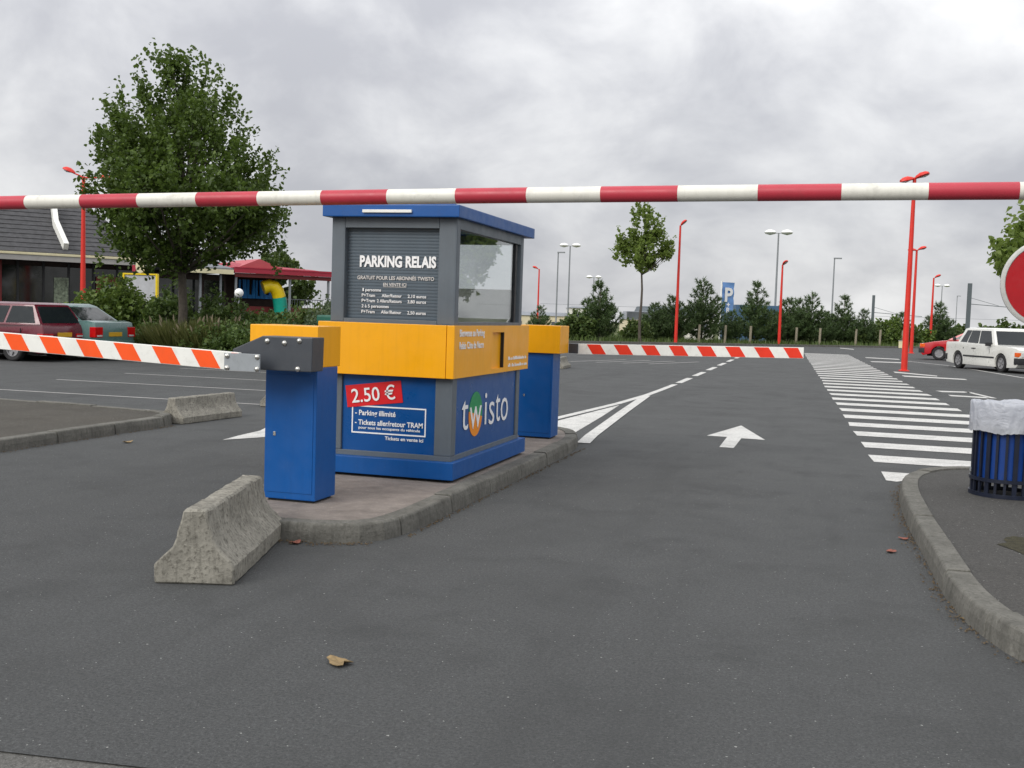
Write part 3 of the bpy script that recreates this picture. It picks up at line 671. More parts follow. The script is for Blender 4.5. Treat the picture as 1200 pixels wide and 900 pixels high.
# ------------------------------------------------------------------ litter bin
T = empty('litter_bin', (1.575, 10.55, .125), 'blue litter bin in a black steel cage lined with a white bag', 'litter bin')
MB().lathe([(.265, .15), (.272, .155), (.272, .60), (.25, .60), (.25, .17), (.0, .17)], 32).obj('liner', 'bin_blue', T, smooth='auto')
for z0, z1 in ((.0, .035), (.135, .165), (.60, .63)):
    MB().lathe([(.285, z0), (.315, z0), (.315, z1), (.285, z1), (.285, z0)], 32).obj('hoop', 'bin_bar', T, smooth='auto')
for k in range(24):
    a = 2 * math.pi * (k + .3) / 24; c, s_ = math.cos(a), math.sin(a); wd = .011 if k % 3 else .019
    q = [(c * .285 - s_ * wd, s_ * .285 + c * wd), (c * .285 + s_ * wd, s_ * .285 - c * wd), (c * .302 + s_ * wd, s_ * .302 - c * wd), (c * .302 - s_ * wd, s_ * .302 + c * wd)]
    MB().extr(q, .01, .63).obj('bar', 'bin_bar', T)
random.seed(11); bm_v = []; nn = 160; lay = [(.262, .40), (.272, .62), (.284, .78), (.292, .815), (.302, .832), (.313, .836), (.322, .828), (.327, .81), (.329, .785), (.330, .75), (.330, .71), (.331, .67), (.333, .63), (.335, .60), (.337, .575)]
for r_, z in lay:
    for k in range(nn):
        a = 2 * math.pi * k / nn; p = Vector((math.cos(a), math.sin(a), 0))
        f1 = mnoise.noise(Vector((p.x * 2.4, p.y * 2.4, z * 3))); f2 = 1 - 2 * abs(mnoise.noise(Vector((p.x * 4.2 + z * 5, p.y * 4.2 - z * 4, z * 11 + 4)))); f3 = 1 - 2 * abs(mnoise.noise(Vector((p.x * 8 - z * 3, p.y * 8 + z * 2, z * 5))))
        amp = max(0, min(1, (r_ - .290) / .035)); rr = r_ + amp * (f1 * .010 + f2 * .008 + f3 * .006 - .006)
        zz_ = z + (amp * (f1 * .03 + f2 * .012) if z > .7 else (f1 * .018 + f3 * .008 if r_ > .3 and z < .64 else 0)); bm_v.append((p.x * rr, p.y * rr, zz_))
bf = [(i * nn + k, i * nn + (k + 1) % nn, (i + 1) * nn + (k + 1) % nn, (i + 1) * nn + k) for i in range(len(lay) - 1) for k in range(nn)]
MB().add(bm_v, bf).obj('bag', 'bag', T, smooth=True)
MB().box(-.31, -.306, -.06, .02, .20, .235).obj('label_plate', 'plate', T)

# ------------------------------------------------------------------ cars
def pane(q, u0, u1, v0, v1, off):
    a, b, c, d = [Vector(p) for p in q]       # a,b bottom ; d,c top
    f = lambda u, v: a.lerp(b, u).lerp(d.lerp(c, u), v)
    n = (b - a).cross(d - a).normalized() * off
    P = [f(u0, v0), f(u1, v0), f(u1, v1), f(u0, v1)]
    return [p + n for p in P], [p - n * .6 for p in P]
def car(loc, rz, paint, label, Lc, W, zr, top, base_f, base_r, roof_f, roof_r, belt, wins, wheel_r, ax_f, ax_r, rear_style, group='parked cars', bump='black_trim', stripe=None, scale=1.0):
    """+X is the nose. top: list of (x,z) along the upper edge of the lower body from tail to nose."""
    C = empty('parked_car', loc, label, 'car', group, rz); pt = M[paint]; hw = W / 2; z0 = .19; ra = wheel_r * 1.14
    xr, xf = -Lc / 2, Lc / 2
    prof = [(xr + .03, .40), (xr, .55)] + top + [(xf, .50), (xf - .04, .30), (xf - .15, z0)]
    def arch(x): return [(x + ra * math.cos(a), wheel_r * .98 + ra * math.sin(a)) for a in [R(-22 + 224 * k / 10) for k in range(11)] if wheel_r * .98 + ra * math.sin(a) > z0 - .02]
    prof += arch(ax_f) + arch(ax_r) + [(xr + .12, z0 + .02)]
    def wmod(x, z):
        k = 1 - .10 * max(0, abs(x) / (Lc / 2) - .55) ** 2 / .2 * 1.0
        return hw * k * (1 - .10 * max(0, z - .62) ** 1.5 / .2 ** .5 * .45 - .05 * max(0, .45 - z))
    a = [(x, -wmod(x, z), z) for x, z in prof]; b = [(x, wmod(x, z), z) for x, z in prof]
    MB().prism(a, b).obj('body', pt, C, bevel=.035, seg=2, smooth='auto')
    MB().box(xr + .25, xf - .3, -hw + .22, hw - .22, .17, .55).obj('underbody', 'underbody', C)
    # greenhouse
    wb, wt = hw * .93, hw * .74
    g0 = [(base_r, -wb, belt), (base_f, -wb, belt - .02), (base_f, wb, belt - .02), (base_r, wb, belt)]
    g1 = [(roof_r, -wt, zr - .05), (roof_f, -wt, zr - .05), (roof_f, wt, zr - .05), (roof_r, wt, zr - .05)]
    gh = MB(); gh.prism(g0, g1); gh.prism(g1, [(roof_r + .12, -wt * .8, zr), (roof_f - .12, -wt * .8, zr), (roof_f - .12, wt * .8, zr), (roof_r + .12, wt * .8, zr)])
    cab = gh.obj('cabin', pt, C, bevel=.02, seg=2, smooth='auto')
    faces = {1: (g0[0], g0[1], g1[1], g1[0]), -1: (g0[2], g0[3], g1[3], g1[2])}
    for s_, q in faces.items():
        for (u0, u1, l0, l1) in wins:      # bottom u0..u1, top l0..l1
            if s_ < 0: u0, u1, l0, l1 = 1 - u1, 1 - u0, 1 - l1, 1 - l0
            A_, B_, C_, D_ = [Vector(p) for p in q]; n = (B_ - A_).cross(D_ - A_).normalized() * .007
            f = lambda u, v: A_.lerp(B_, u).lerp(D_.lerp(C_, u), v)
            P = [f(u0, .07), f(u1, .07), f(l1, .90), f(l0, .90)]
            MB().prism([p - n for p in P], [p + n for p in P]).obj('side_window', 'car_glass', C)
    fr = (g0[1], g0[2], g1[2], g1[1]); rr_ = (g0[3], g0[0], g1[0], g1[3])
    for nm, q in (('windscreen', fr), ('rear_window', rr_)):
        P, Q = pane(q, .06, .94, .08, .90, .007); MB().prism(Q, P).obj(nm, 'car_glass', C)
    # bumpers
    for nm, x, sg in (('rear_bumper', xr, -1), ('front_bumper', xf, 1)):
        pts = [(x - sg * .20, -hw * .965), (x + sg * .03, -hw * .88), (x + sg * .07, -hw * .5), (x + sg * .07, hw * .5), (x + sg * .03, hw * .88), (x - sg * .20, hw * .965)]
        MB().extr(pts, .30, .52).obj(nm, bump if isinstance(bump, str) else bump, C, bevel=.025, smooth='auto')
    zl = top[0][1]
    if rear_style == 'estate': lamps = [('tail_lamp', 'tail_red', .50, .95, .60, .70)]
    else: lamps = [('tail_lamp', 'tail_red', .60, .95, .60, .86)]
    for s_ in (-1, 1):
        for nm, mt, a_, b_, c_, d_ in lamps:
            MB().box(xr - .012, xr + (.03 if rear_style == 'saloon' else .16), *sorted((s_ * hw * a_, s_ * hw * b_)), c_, d_).obj(nm, mt, C, bevel=.012)
            MB().box(xr - .016, xr + .02, *sorted((s_ * hw * (a_ + .03), s_ * hw * (b_ - .08))), c_ + .02, c_ + .06).obj('reverse_lamp', 'head_glass', C)
        MB().box(xf - .10, xf + .012, *sorted((s_ * hw * .50, s_ * hw * .80)), .56, .70).obj('headlamp', 'head_glass', C, bevel=.012)
        MB().box(xf - .22, xf - .005, *sorted((s_ * hw * .81, s_ * hw * .93)), .56, .70).obj('indicator', 'amber', C, bevel=.01)
        MB().box(base_f - .32, base_f - .20, *sorted((s_ * hw * .93, s_ * (hw + .14))), belt - .01, belt + .12).obj('mirror', 'black_trim', C, bevel=.02)
        for hx in ((base_f + base_r) / 2 - .05, base_f - 1.25):
            MB().box(hx - .10, hx + .08, *sorted((s_ * (wmod(hx, belt - .12) - .01), s_ * (wmod(hx, belt - .12) + .014))), belt - .13, belt - .10).obj('door_handle', 'black_trim', C)
        if stripe:
            MB().box(ax_r + ra + .03, ax_f - ra - .03, *sorted((s_ * (hw - .02), s_ * (hw + .012))), .46, .515).obj('side_moulding', stripe, C)
        for dx in (base_f - .28, (base_f + base_r) / 2 - .02, base_r + .55):
            MB().box(dx - .005, dx + .005, *sorted((s_ * (hw - .03), s_ * (hw - .004 - .012 * 0))), .30, belt - .10).obj('door_gap', 'black_trim', C)
    MB().box(xf - .03, xf + .014, -hw * .46, hw * .46, .57, .69).obj('grille', 'black_trim', C, bevel=.01)
    MB().box(xr - .014 - (.0 if rear_style == 'estate' else .0), xr + .02, -.26, .26, .62, .73).obj('number_plate', 'plate_yellow', C, bevel=.004)
    for x in (ax_f, ax_r):
        for s_ in (-1, 1):
            y = s_ * (hw - .115); wr = wheel_r
            ty = MB().lathe([(wr * .60, -.085), (wr * .88, -.095), (wr * .985, -.075), (wr, -.03), (wr, .03), (wr * .985, .075), (wr * .88, .095), (wr * .60, .085), (wr * .60, -.085)], 24, 'y', (x, y, wr)).obj('wheel', 'rubber', C, smooth='auto')
            rm_ = MB(); yy = y + s_ * .072
            rm_.lathe([(wr * .62, yy - s_ * .06), (wr * .62, yy + s_ * .012), (wr * .56, yy + s_ * .012), (wr * .52, yy - s_ * .03), (wr * .1, yy - s_ * .035), (.0, yy - s_ * .035)], 20, 'y', (x, 0, wr))
            for k in range(5):
                an = 2 * math.pi * k / 5; d1 = Vector((math.cos(an), 0, math.sin(an))); d2 = Vector((-d1.z, 0, d1.x)); c0 = Vector((x, yy, wr))
                q = [c0 + d1 * .03 + d2 * .03, c0 + d1 * .03 - d2 * .03, c0 + d1 * wr * .55 - d2 * .022, c0 + d1 * wr * .55 + d2 * .022]
                rm_.prism([p + Vector((0, -s_ * .03, 0)) for p in q], [p + Vector((0, s_ * .005, 0)) for p in q])
            rm_.obj('rim', 'rim', ty)
    C.scale = (scale,) * 3
    return C
M['maroon'] = car_paint('maroon_paint', s2l(96, 14, 36)); M['teal'] = car_paint('teal_paint', s2l(88, 120, 116))
M['carwhite'] = car_paint('white_car_paint', (.66, .66, .62)); M['carred'] = car_paint('red_car_paint', s2l(178, 22, 34))
car((-21.42, 23.75, 0), math.pi, 'maroon', 'maroon estate car parked with its upright tail towards the lane', 4.35, 1.68, 1.46,
    [(-2.17, .78), (-2.12, .93), (-1.0, .93), (.55, .92), (.75, .90), (1.5, .83), (2.0, .74), (2.14, .66)], .78, -2.1, .05, -1.78, .92,
    [(.05, .36, .03, .34), (.385, .66, .375, .655), (.685, .955, .675, .93)], .29, 1.30, -1.30, 'estate', bump='black_trim', stripe='black_trim', scale=1.04)
car((-21.0, 25.28, 0), math.pi, 'teal', 'grey green hatchback parked beside the shrubs', 4.25, 1.70, 1.43,
    [(-2.12, .80), (-2.08, .98), (-1.85, 1.02), (-.9, .95), (.7, .92), (.95, .90), (1.6, .82), (2.0, .72), (2.1, .64)], .95, -1.72, .15, -1.05, .95,
    [(.08, .36, .10, .36), (.39, .64, .385, .64), (.67, .95, .66, .93)], .29, 1.30, -1.32, 'hatch', bump=M['teal'], scale=1.06)
car((6.5, 46.8, 0), R(-67), 'carwhite', 'boxy white saloon with orange indicators near the red round sign', 4.75, 1.74, 1.50,
    [(-2.37, .82), (-2.33, .95), (-1.5, .97), (.5, .93), (.95, .93), (1.6, .89), (2.2, .84), (2.36, .78)], 1.0, -1.55, .55, -1.25, .88,
    [(.07, .25, .10, .26), (.275, .56, .275, .56), (.585, .93, .585, .92)], .31, 1.43, -1.34, 'saloon', stripe='black_trim', scale=1.13)
car((6.85, 59.3, 0), R(171), 'carred', 'red hatchback half hidden behind the white saloon', 4.1, 1.68, 1.40,
    [(-2.05, .80), (-2.0, .96), (-1.0, .93), (.6, .90), (.9, .88), (1.5, .80), (1.95, .70), (2.04, .62)], .92, -1.85, .05, -1.35, .92,
    [(.06, .34, .08, .34), (.37, .62, .37, .62), (.65, .94, .64, .92)], .29, 1.25, -1.22, 'hatch', stripe='chrome', scale=1.17)

# ------------------------------------------------------------------ lamps and masts
def red_lamp(loc, h, heads, label, base=.115, rz=0):
    Lm = empty('lamp_post', loc, label, 'street lamp', 'red lamp posts', rz)
    MB().tube([(0, 0, -.02), (0, 0, h * .5), (0, 0, h - .2)], [base, base * .78, base * .55], 12).obj('pole', 'lamp_red', Lm, smooth='auto')
    MB().lathe([(base * 1.7, .0), (base * 1.7, .03), (base, .05)], 12).obj('base_plate', 'lamp_red', Lm)
    for (dx, dy, up, ln) in heads:
        d = Vector((dx, dy, 0)).normalized(); a0 = Vector((0, 0, h - .25)); a1 = a0 + d * ln * .45 + Vector((0, 0, up * .5)); a2 = a0 + d * ln + Vector((0, 0, up))
        MB().tube([a0, a1, a2], [.035, .03, .03], 8).obj('arm', 'lamp_red', Lm, smooth='auto')
        e = (a2 - a1).normalized(); sde = Vector((-d.y, d.x, 0)); upv = sde.cross(e) * -1
        if upv.z < 0: upv = -upv
        sec = [(0.0, .06, .06), (.06, .11, .10), (.22, .17, .15), (.40, .16, .13), (.50, .09, .07)]
        hd = MB(); rings = []
        for t, wd, hh in sec:
            c = a2 + e * (t - .05); rings.append([c + sde * wd * math.cos(q) + upv * (hh * math.sin(q) if math.sin(q) > 0 else hh * .25 * math.sin(q)) for q in [2 * math.pi * k / 12 for k in range(12)]])
        vs = [v for r in rings for v in r]; fs = [tuple(range(12))[::-1], tuple(range(48, 60))]
        for i in range(4):
            for k in range(12): fs.append((i * 12 + k, i * 12 + (k + 1) % 12, (i + 1) * 12 + (k + 1) % 12, (i + 1) * 12 + k))
        hd_o = hd.add(vs, fs).obj('lamp_head', 'lamp_red', Lm, smooth='auto')
        lc = a2 + e * .28 - upv * .03
        MB().add([lc + sde * .10 * math.cos(q) + e * .17 * math.sin(q) - upv * .012 for q in [2 * math.pi * k / 14 for k in range(14)]] + [lc - upv * .05], [(k, (k + 1) % 14, 14) for k in range(14)]).obj('lens', 'lens', hd_o, smooth=True)
red_lamp((2.62, 42.2, 0), 7.25, [(-.9, -.35, -.02, .08), (.9, -.35, .03, .08)], 'tall red twin headed lamp post standing left of the parked cars')
red_lamp((4.83, 72.0, 0), 6.65, [(-.9, -.35, .0, .10), (.9, -.35, .05, .14)], 'red twin headed lamp post seen just behind the tall one')
red_lamp((-9.85, 71.6, 0), 8.0, [(.95, -.2, .08, .08)], 'red lamp post beside the young tree on the far verge')
red_lamp((-3.6, 80.1, .05), 5.95, [(.7, -.7, .06, .08)], 'red lamp post in front of the pines in the middle')
red_lamp((7.93, 96.6, .0), 6.0, [(.9, -.4, .08, .15)], 'slim red lamp post behind the red hatchback')
red_lamp((-26.2, 97.0, -3.5), 9.6, [(-.9, -.4, .08, .2)], 'distant red lamp post above the far yellow post head')
red_lamp((-29.5, 37.65, 0), 6.85, [(-.95, -.25, .18, .42), (.9, .4, .02, .6)], 'red lamp post in front of the dark tiled roof', base=.12)
def grey_lamp(x, y, h, kind, label):
    z = gz(x, y); Lm = empty('mast_lamp', (x, y, z), label, 'street lamp', 'grey lamp masts'); h -= z
    MB().tube([(0, 0, 0), (0, 0, h)], [.14, .08], 10).obj('pole', 'lamp_grey', Lm, smooth='auto')
    if kind == 'twin':
        MB().box(-1.0, 1.0, -.04, .04, h - .06, h).obj('crossarm', 'lamp_grey', Lm)
        for s_ in (-.85, .85): MB().lathe([(.05, h - .22), (.5, h - .1), (.62, h + .05), (.45, h + .26), (.1, h + .36)], 14, 'z', (s_, 0, 0)).obj('lamp_head', 'globe', Lm, smooth='auto')
    else: MB().box(-.1, .9, -.16, .16, h - .05, h + .12).obj('lamp_head', 'lamp_grey', Lm, bevel=.04)
for a in ((-5.8, 116.6, 11, 'twin', 'grey mast with two white lamp heads above the middle pines'), (-33.9, 140.9, 11, 'twin', 'tall grey mast with two white heads right of the booth'), (-35.2, 139.7, 10, 'one', 'thin grey mast just right of the booth roof'),
          (-42.7, 197.1, 9, 'twin', 'pale twin headed mast behind the leftmost pine'), (-.1, 143.2, 10, 'one', 'plain grey mast rising between two pines'), (20.4, 228.5, 10, 'twin', 'faint far mast with white heads above the red car'), (30.2, 296.8, 10, 'one', 'faintest far mast left of the dark tram mast')): grey_lamp(*a)
for x, y, h, wd, lab in ((12.06, 108.3, 5.87, .18, 'dark grey tram mast above the white saloon'), (4.29, 126.8, 5.06, .15, 'dark grey tram mast above the leafy bushes')):
    z = gz(x, y); m_ = empty('tram_mast', (x, y, z), lab, 'mast', 'tram masts'); h -= z
    MB().box(-wd, wd, -wd, -wd + .06, 0, h).obj('flange', 'mast', m_); MB().box(-wd, wd, wd - .06, wd, 0, h).obj('flange', 'mast', m_); MB().box(-.1, .1, -wd + .06, wd - .06, 0, h).obj('web', 'mast', m_)
    MB().tube([(0, 0, h - 1.9), (5.2, .8, h - 2.2)], .035, 6).obj('bracket', 'mast', m_); MB().tube([(0, 0, h - 1.3), (2.6, .4, h - 2.0)], .02, 6).obj('stay', 'mast', m_)
tw = MB(); tw.tube([(-30, 112, 2.9), (4.3, 126.8, 2.75), (40, 140, 2.9)], .012, 4); tag(tw.obj('tram_wire', 'mast'), 'thin overhead tram wire crossing behind the pines', 'wire')

# ------------------------------------------------------------------ vegetation
def quads_mesh(name, C, A, Bv, mat):
    """C centres, A half-length vectors, Bv half-width vectors -> folded leaf quads"""
    n = len(C); nrm = np.cross(A, Bv); nl = np.linalg.norm(nrm, axis=1, keepdims=True); nrm = nrm / np.maximum(nl, 1e-9) * np.linalg.norm(Bv, axis=1, keepdims=True) * .5
    V = np.empty((n, 6, 3)); V[:, 0] = C - A; V[:, 1] = C - A * .15 + Bv - nrm; V[:, 2] = C + A * .55 + Bv * .6 - nrm * .6; V[:, 3] = C + A; V[:, 4] = C + A * .55 - Bv * .6 - nrm * .6; V[:, 5] = C - A * .15 - Bv - nrm
    me = bpy.data.meshes.new(name); me.vertices.add(n * 6); me.vertices.foreach_set('co', V.ravel())
    idx = np.array([0, 1, 2, 3, 0, 3, 4, 5]); lp = (np.arange(n)[:, None] * 6 + idx).ravel()
    me.loops.add(n * 8); me.loops.foreach_set('vertex_index', lp.astype(np.int32))
    me.polygons.add(n * 2); me.polygons.foreach_set('loop_start', np.arange(0, n * 8, 4, dtype=np.int32))
    me.update(calc_edges=True); me.validate(); me.materials.append(M[mat]); return me
def rnd_unit(rg, n):
    v = rg.normal(size=(n, 3)); return v / np.linalg.norm(v, axis=1, keepdims=True)
def shoots_mesh(name, pts, dirs, per, length, leaf, rg, mat, droop=.0, spread=.09):
    n = len(pts); t = rg.random((n, per, 1)); ln = length * rg.uniform(.55, 1.25, (n, 1, 1))
    C = pts[:, None] + dirs[:, None] * t * ln + rg.normal(size=(n, per, 3)) * spread
    C = C.reshape(-1, 3); m = len(C)
    A = rnd_unit(rg, m) + np.repeat(dirs, per, 0) * .5 + np.array([0, 0, -droop]); A /= np.linalg.norm(A, axis=1, keepdims=True)
    up = rnd_unit(rg, m) * .9 + np.array([0, 0, .9]); Bv = np.cross(A, up); Bv /= np.maximum(np.linalg.norm(Bv, axis=1, keepdims=True), 1e-6)
    s = leaf * rg.uniform(.6, 1.25, (m, 1)); return quads_mesh(name, C, A * s * .5, Bv * s * .42, mat)
def crown_tree(name, loc, prof, ztrunk, rtrunk, nshoot, per, leaf, slen, mat, label, seed, lean=(0, 0), group=None, nlimb=26, lump=.35, spikes=0):
    rg = np.random.default_rng(seed); Tt = empty(name, loc, label, 'tree', group)
    zs = np.array([p[0] for p in prof]); rs = np.array([p[1] for p in prof])
    zc = np.linspace(zs[0], zs[-1], 400); wgt = np.interp(zc, zs, rs) ** 1.5 + .05; wgt /= wgt.sum()
    z = rg.choice(zc, nshoot, p=wgt); a = rg.uniform(0, 2 * np.pi, nshoot); u = rg.random(nshoot) ** .42
    lumpv = np.array([1 + lump * mnoise.noise(Vector((math.cos(q) * 1.6, math.sin(q) * 1.6, h * .55 + seed * 3.3))) for q, h in zip(a, z)])
    r = np.interp(z, zs, rs) * u * lumpv
    K = max(14, nshoot // 16); pick = rg.integers(0, nshoot, K); pick = pick[np.argsort(-u[pick])]
    cen = np.stack([r[pick] * np.cos(a[pick]), r[pick] * np.sin(a[pick]), z[pick]], 1); own = rg.integers(0, K, nshoot); isc = rg.random(nshoot) < .68
    cp = cen[own] + rg.normal(size=(nshoot, 3)) * (rs.max() * .115)
    r = np.where(isc, np.hypot(cp[:, 0], cp[:, 1]), r); a = np.where(isc, np.arctan2(cp[:, 1], cp[:, 0]), a); z = np.where(isc, np.clip(cp[:, 2], zs[0] - .1, zs[-1]), z)
    frac = (z - zs[0]) / (zs[-1] - zs[0])
    pts = np.stack([r * np.cos(a) + lean[0] * frac, r * np.sin(a) + lean[1] * frac, z], 1)
    dirs = np.stack([np.cos(a) * (.75 - .55 * frac), np.sin(a) * (.75 - .55 * frac), .45 + .75 * frac], 1) + rg.normal(size=(nshoot, 3)) * .28
    dirs /= np.linalg.norm(dirs, axis=1, keepdims=True)
    ob('crown', shoots_mesh('crown', pts - dirs * slen * .6, dirs, per, slen, leaf, rg, mat, .15), Tt)
    if spikes:
        zs_ = rg.uniform(zs[0] + .2 * (zs[-1] - zs[0]), zs[-1] - .9, spikes); aa = rg.uniform(0, 2 * np.pi, spikes); rr = np.interp(zs_, zs, rs) * rg.uniform(.8, 1.0, spikes); fr = (zs_ - zs[0]) / (zs[-1] - zs[0])
        sp = np.stack([rr * np.cos(aa) + lean[0] * fr, rr * np.sin(aa) + lean[1] * fr, zs_], 1)
        sd = np.stack([np.cos(aa) * (.55 - .4 * fr), np.sin(aa) * (.55 - .4 * fr), .7 + .4 * fr], 1) + rg.normal(size=(spikes, 3)) * .12; sd /= np.linalg.norm(sd, axis=1, keepdims=True)
        ob('outer_shoots', shoots_mesh('outer_shoots', sp - sd * .1, sd, int(per * 1.3), slen * 1.35, leaf * .95, rg, mat, .15, .075), Tt)
    ztop = zs[-1]; ax = lambda h: Vector((lean[0] * max(0, h - zs[0]) / (ztop - zs[0]) + .05 * math.sin(h * 1.7 + seed), lean[1] * max(0, h - zs[0]) / (ztop - zs[0]) + .05 * math.cos(h * 1.3), h))
    hs = [-.05, .15] + list(np.linspace(.5, ztop * .9, 9))
    MB().tube([ax(h) for h in hs], [rtrunk * 1.5, rtrunk * 1.12] + [rtrunk * (1 - .85 * k / 8) for k in range(9)], 10).obj('trunk', 'bark', Tt, smooth='auto')
    order = rg.permutation(nshoot)[:nlimb * 3]; lm = MB(); cnt = 0
    for i in order:
        p = Vector(pts[i]); h0 = max(ztrunk, p.z - .8 - .55 * (p - ax(p.z)).length)
        if h0 > p.z: continue
        b = ax(h0); m1 = b.lerp(p, .5) + Vector((0, 0, -.10)); f = .5 if cnt < nlimb else .22
        lm.tube([b, m1, p], [rtrunk * f * (1 - h0 / ztop * .7), rtrunk * f * .45, .012], 6); cnt += 1
    lm.obj('limbs', 'bark', Tt, smooth='auto'); return Tt
crown_tree('maple_tree', (-18.5, 28.05, 0), [(2.85, .9), (3.15, 1.9), (3.6, 2.45), (4.4, 2.8), (5.4, 2.6), (6.2, 2.15), (7.0, 1.65), (7.7, 1.1), (8.2, .6), (8.65, .2)], 2.5, .15, 1150, 28, .135, .72, 'maple',
           'large dense maple tree rising from the shrubs on the left', 5, (-.15, -.05), nlimb=30, lump=.72, spikes=120)
crown_tree('young_tree', (-12.05, 70.4, .05), [(4.9, .5), (5.3, 1.5), (5.8, 1.85), (6.5, 1.4), (7.2, 1.0), (8.0, .65), (8.8, .35), (9.4, .1)], 4.4, .10, 190, 20, .22, .7, 'young_leaf',
           'slender young tree with bright green crown on the far verge', 9, (.1, .1), nlimb=16, lump=.85, spikes=40)
crown_tree('roadside_tree', (6.55, 33.6, 0), [(2.2, .4), (2.7, 1.6), (3.3, 2.15), (4.1, 1.8), (5.0, 1.2), (5.6, .6), (5.9, .2)], 2.0, .12, 420, 20, .20, .6, 'young_leaf',
           'leafy tree branch showing behind the round red sign', 14, (0, 0), nlimb=14, lump=.6, spikes=40)
crown_tree('far_tree', (-35.7, 65.0, -.3), [(1.4, 1.0), (2.4, 1.9), (3.6, 2.1), (4.6, 1.5), (5.4, .7), (5.7, .2)], 1.2, .14, 420, 20, .30, .6, 'medleaf', 'round green tree behind the red roofed play area', 21, nlimb=12, lump=.6)
crown_tree('far_tree', (-41.0, 60.5, -.3), [(1.4, 1.0), (2.4, 1.7), (3.6, 1.9), (4.4, 1.2), (4.9, .3)], 1.2, .14, 300, 18, .30, .6, 'medleaf', 'small green tree peeking over the flat grey roof', 22, nlimb=12, lump=.6)
def bush(loc, rx, ry, h, n, leaf, mat, label, seed, per=9, slen=.32, name='shrub'):
    rg = np.random.default_rng(seed); Bt = empty(name, loc, label, 'shrub', 'planting bed shrubs')
    a = rg.uniform(0, 2 * np.pi, n); cz = rg.random(n); u = rg.random(n) ** .33; phi = np.arccos(1 - cz)
    lump = np.array([1 + .5 * mnoise.noise(Vector((math.cos(q) * 1.8 * math.sin(f), math.sin(q) * 1.8 * math.sin(f), math.cos(f) * 1.8 + seed * 2.7))) for q, f in zip(a, phi)])
    d = np.stack([np.cos(a) * np.sin(phi), np.sin(a) * np.sin(phi), np.cos(phi)], 1)
    pts = d * (u * lump)[:, None] * np.array([rx, ry, h * .92]); pts[:, 2] = np.abs(pts[:, 2]) + .02
    dirs = d * .7 + np.array([0, 0, .6]) + rg.normal(size=(n, 3)) * .3; dirs /= np.linalg.norm(dirs, axis=1, keepdims=True)
    ob('foliage', shoots_mesh('foliage', pts - dirs * slen * .7, dirs, per, slen, leaf, rg, mat, .1, .06), Bt)
    st_ = MB()
    for i in range(14): p = Vector(pts[i]); st_.tube([(p.x * .15, p.y * .15, -.03), (p.x * .5, p.y * .5, p.z * .6), p], [.025, .018, .006], 5)
    st_.obj('stems', 'bark', Bt); return Bt
BU = [((-22.0, 30.0, 0), 1.6, 1.2, 2.3, 620, .15, 'laurel', 'bright laurel shrub in front of the yellow framed board'), ((-23.6, 30.4, 0), 1.0, 1.0, 1.75, 300, .15, 'laurel', 'smaller laurel shrub just behind the grey green car'),
      ((-20.2, 29.9, 0), 1.2, 1.1, 1.85, 380, .14, 'darkbush', 'dark shrub just left of the maple trunk'), ((-18.1, 29.6, 0), 1.2, 1.2, 1.75, 460, .13, 'darkbush', 'dark shrub just right of the maple trunk'),
      ((-16.4, 29.4, 0), 1.2, 1.2, 1.25, 380, .13, 'darkbush', 'dark low shrub below the white globe lamp'), ((-14.6, 28.4, 0), 1.2, 1.1, 1.12, 420, .12, 'medleaf', 'mid green shrub below the yellow slide'),
      ((-12.2, 25.9, 0), 1.15, 1.1, 1.68, 560, .09, 'greybush', 'fine leaved grey green shrub beside the booth'), ((-13.5, 26.9, 0), 1.1, 1.0, 1.4, 400, .11, 'medleaf', 'mid green shrub left of the grey green one'),
      ((-18.9, 27.3, 0), .9, .7, .95, 280, .11, 'darkbush', 'low dark shrub touching the grey green car tail'), ((-14.6, 26.2, 0), 1.1, .9, 1.05, 360, .11, 'darkbush', 'low dark shrub above the near post head'),
      ((-15.9, 26.4, 0), 1.0, .9, 1.0, 340, .11, 'darkbush', 'low dark shrub at the right end of the tall grasses'), ((-11.2, 27.2, 0), 1.1, 1.0, 1.5, 380, .10, 'greybush', 'grey green shrub mostly hidden by the booth')]
BU = [(l_, rx * 1.18, ry * 1.15, h * 1.12, int(n * 2.1), lf, mt, lab) for l_, rx, ry, h, n, lf, mt, lab in BU]
for i, (l_, rx, ry, h, n, lf, mt, lab) in enumerate(BU): bush(l_, rx, ry, h, n, lf, mt, lab, 40 + i)
def grass_clump(loc, r, h, n, seed, label):
    rg = np.random.default_rng(seed); G = empty('ornamental_grass', loc, label, 'grass clump', 'ornamental grasses')
    a = rg.uniform(0, 6.283, n); rr = r * rg.random(n) ** .5; base = np.stack([rr * np.cos(a) * .6, rr * np.sin(a) * .6, np.zeros(n)], 1)
    d = np.stack([np.cos(a) * rr / r * .7, np.sin(a) * rr / r * .7, np.ones(n)], 1) + rg.normal(size=(n, 3)) * .15; d /= np.linalg.norm(d, axis=1, keepdims=True)
    ln = h * rg.uniform(.5, 1.05, (n, 1)); B1 = np.cross(d, rnd_unit(rg, n)); B1 /= np.linalg.norm(B1, axis=1, keepdims=True)
    ob('blades', quads_mesh('blades', base + d * ln * .5, d * ln * .5, B1 * .024, 'olivegrass'), G)
    k = max(8, n // 60); tip = base[:k] + d[:k] * ln[:k] * 1.08; ob('plumes', quads_mesh('plumes', tip, d[:k] * .13, B1[:k] * .035, 'plume'), G)
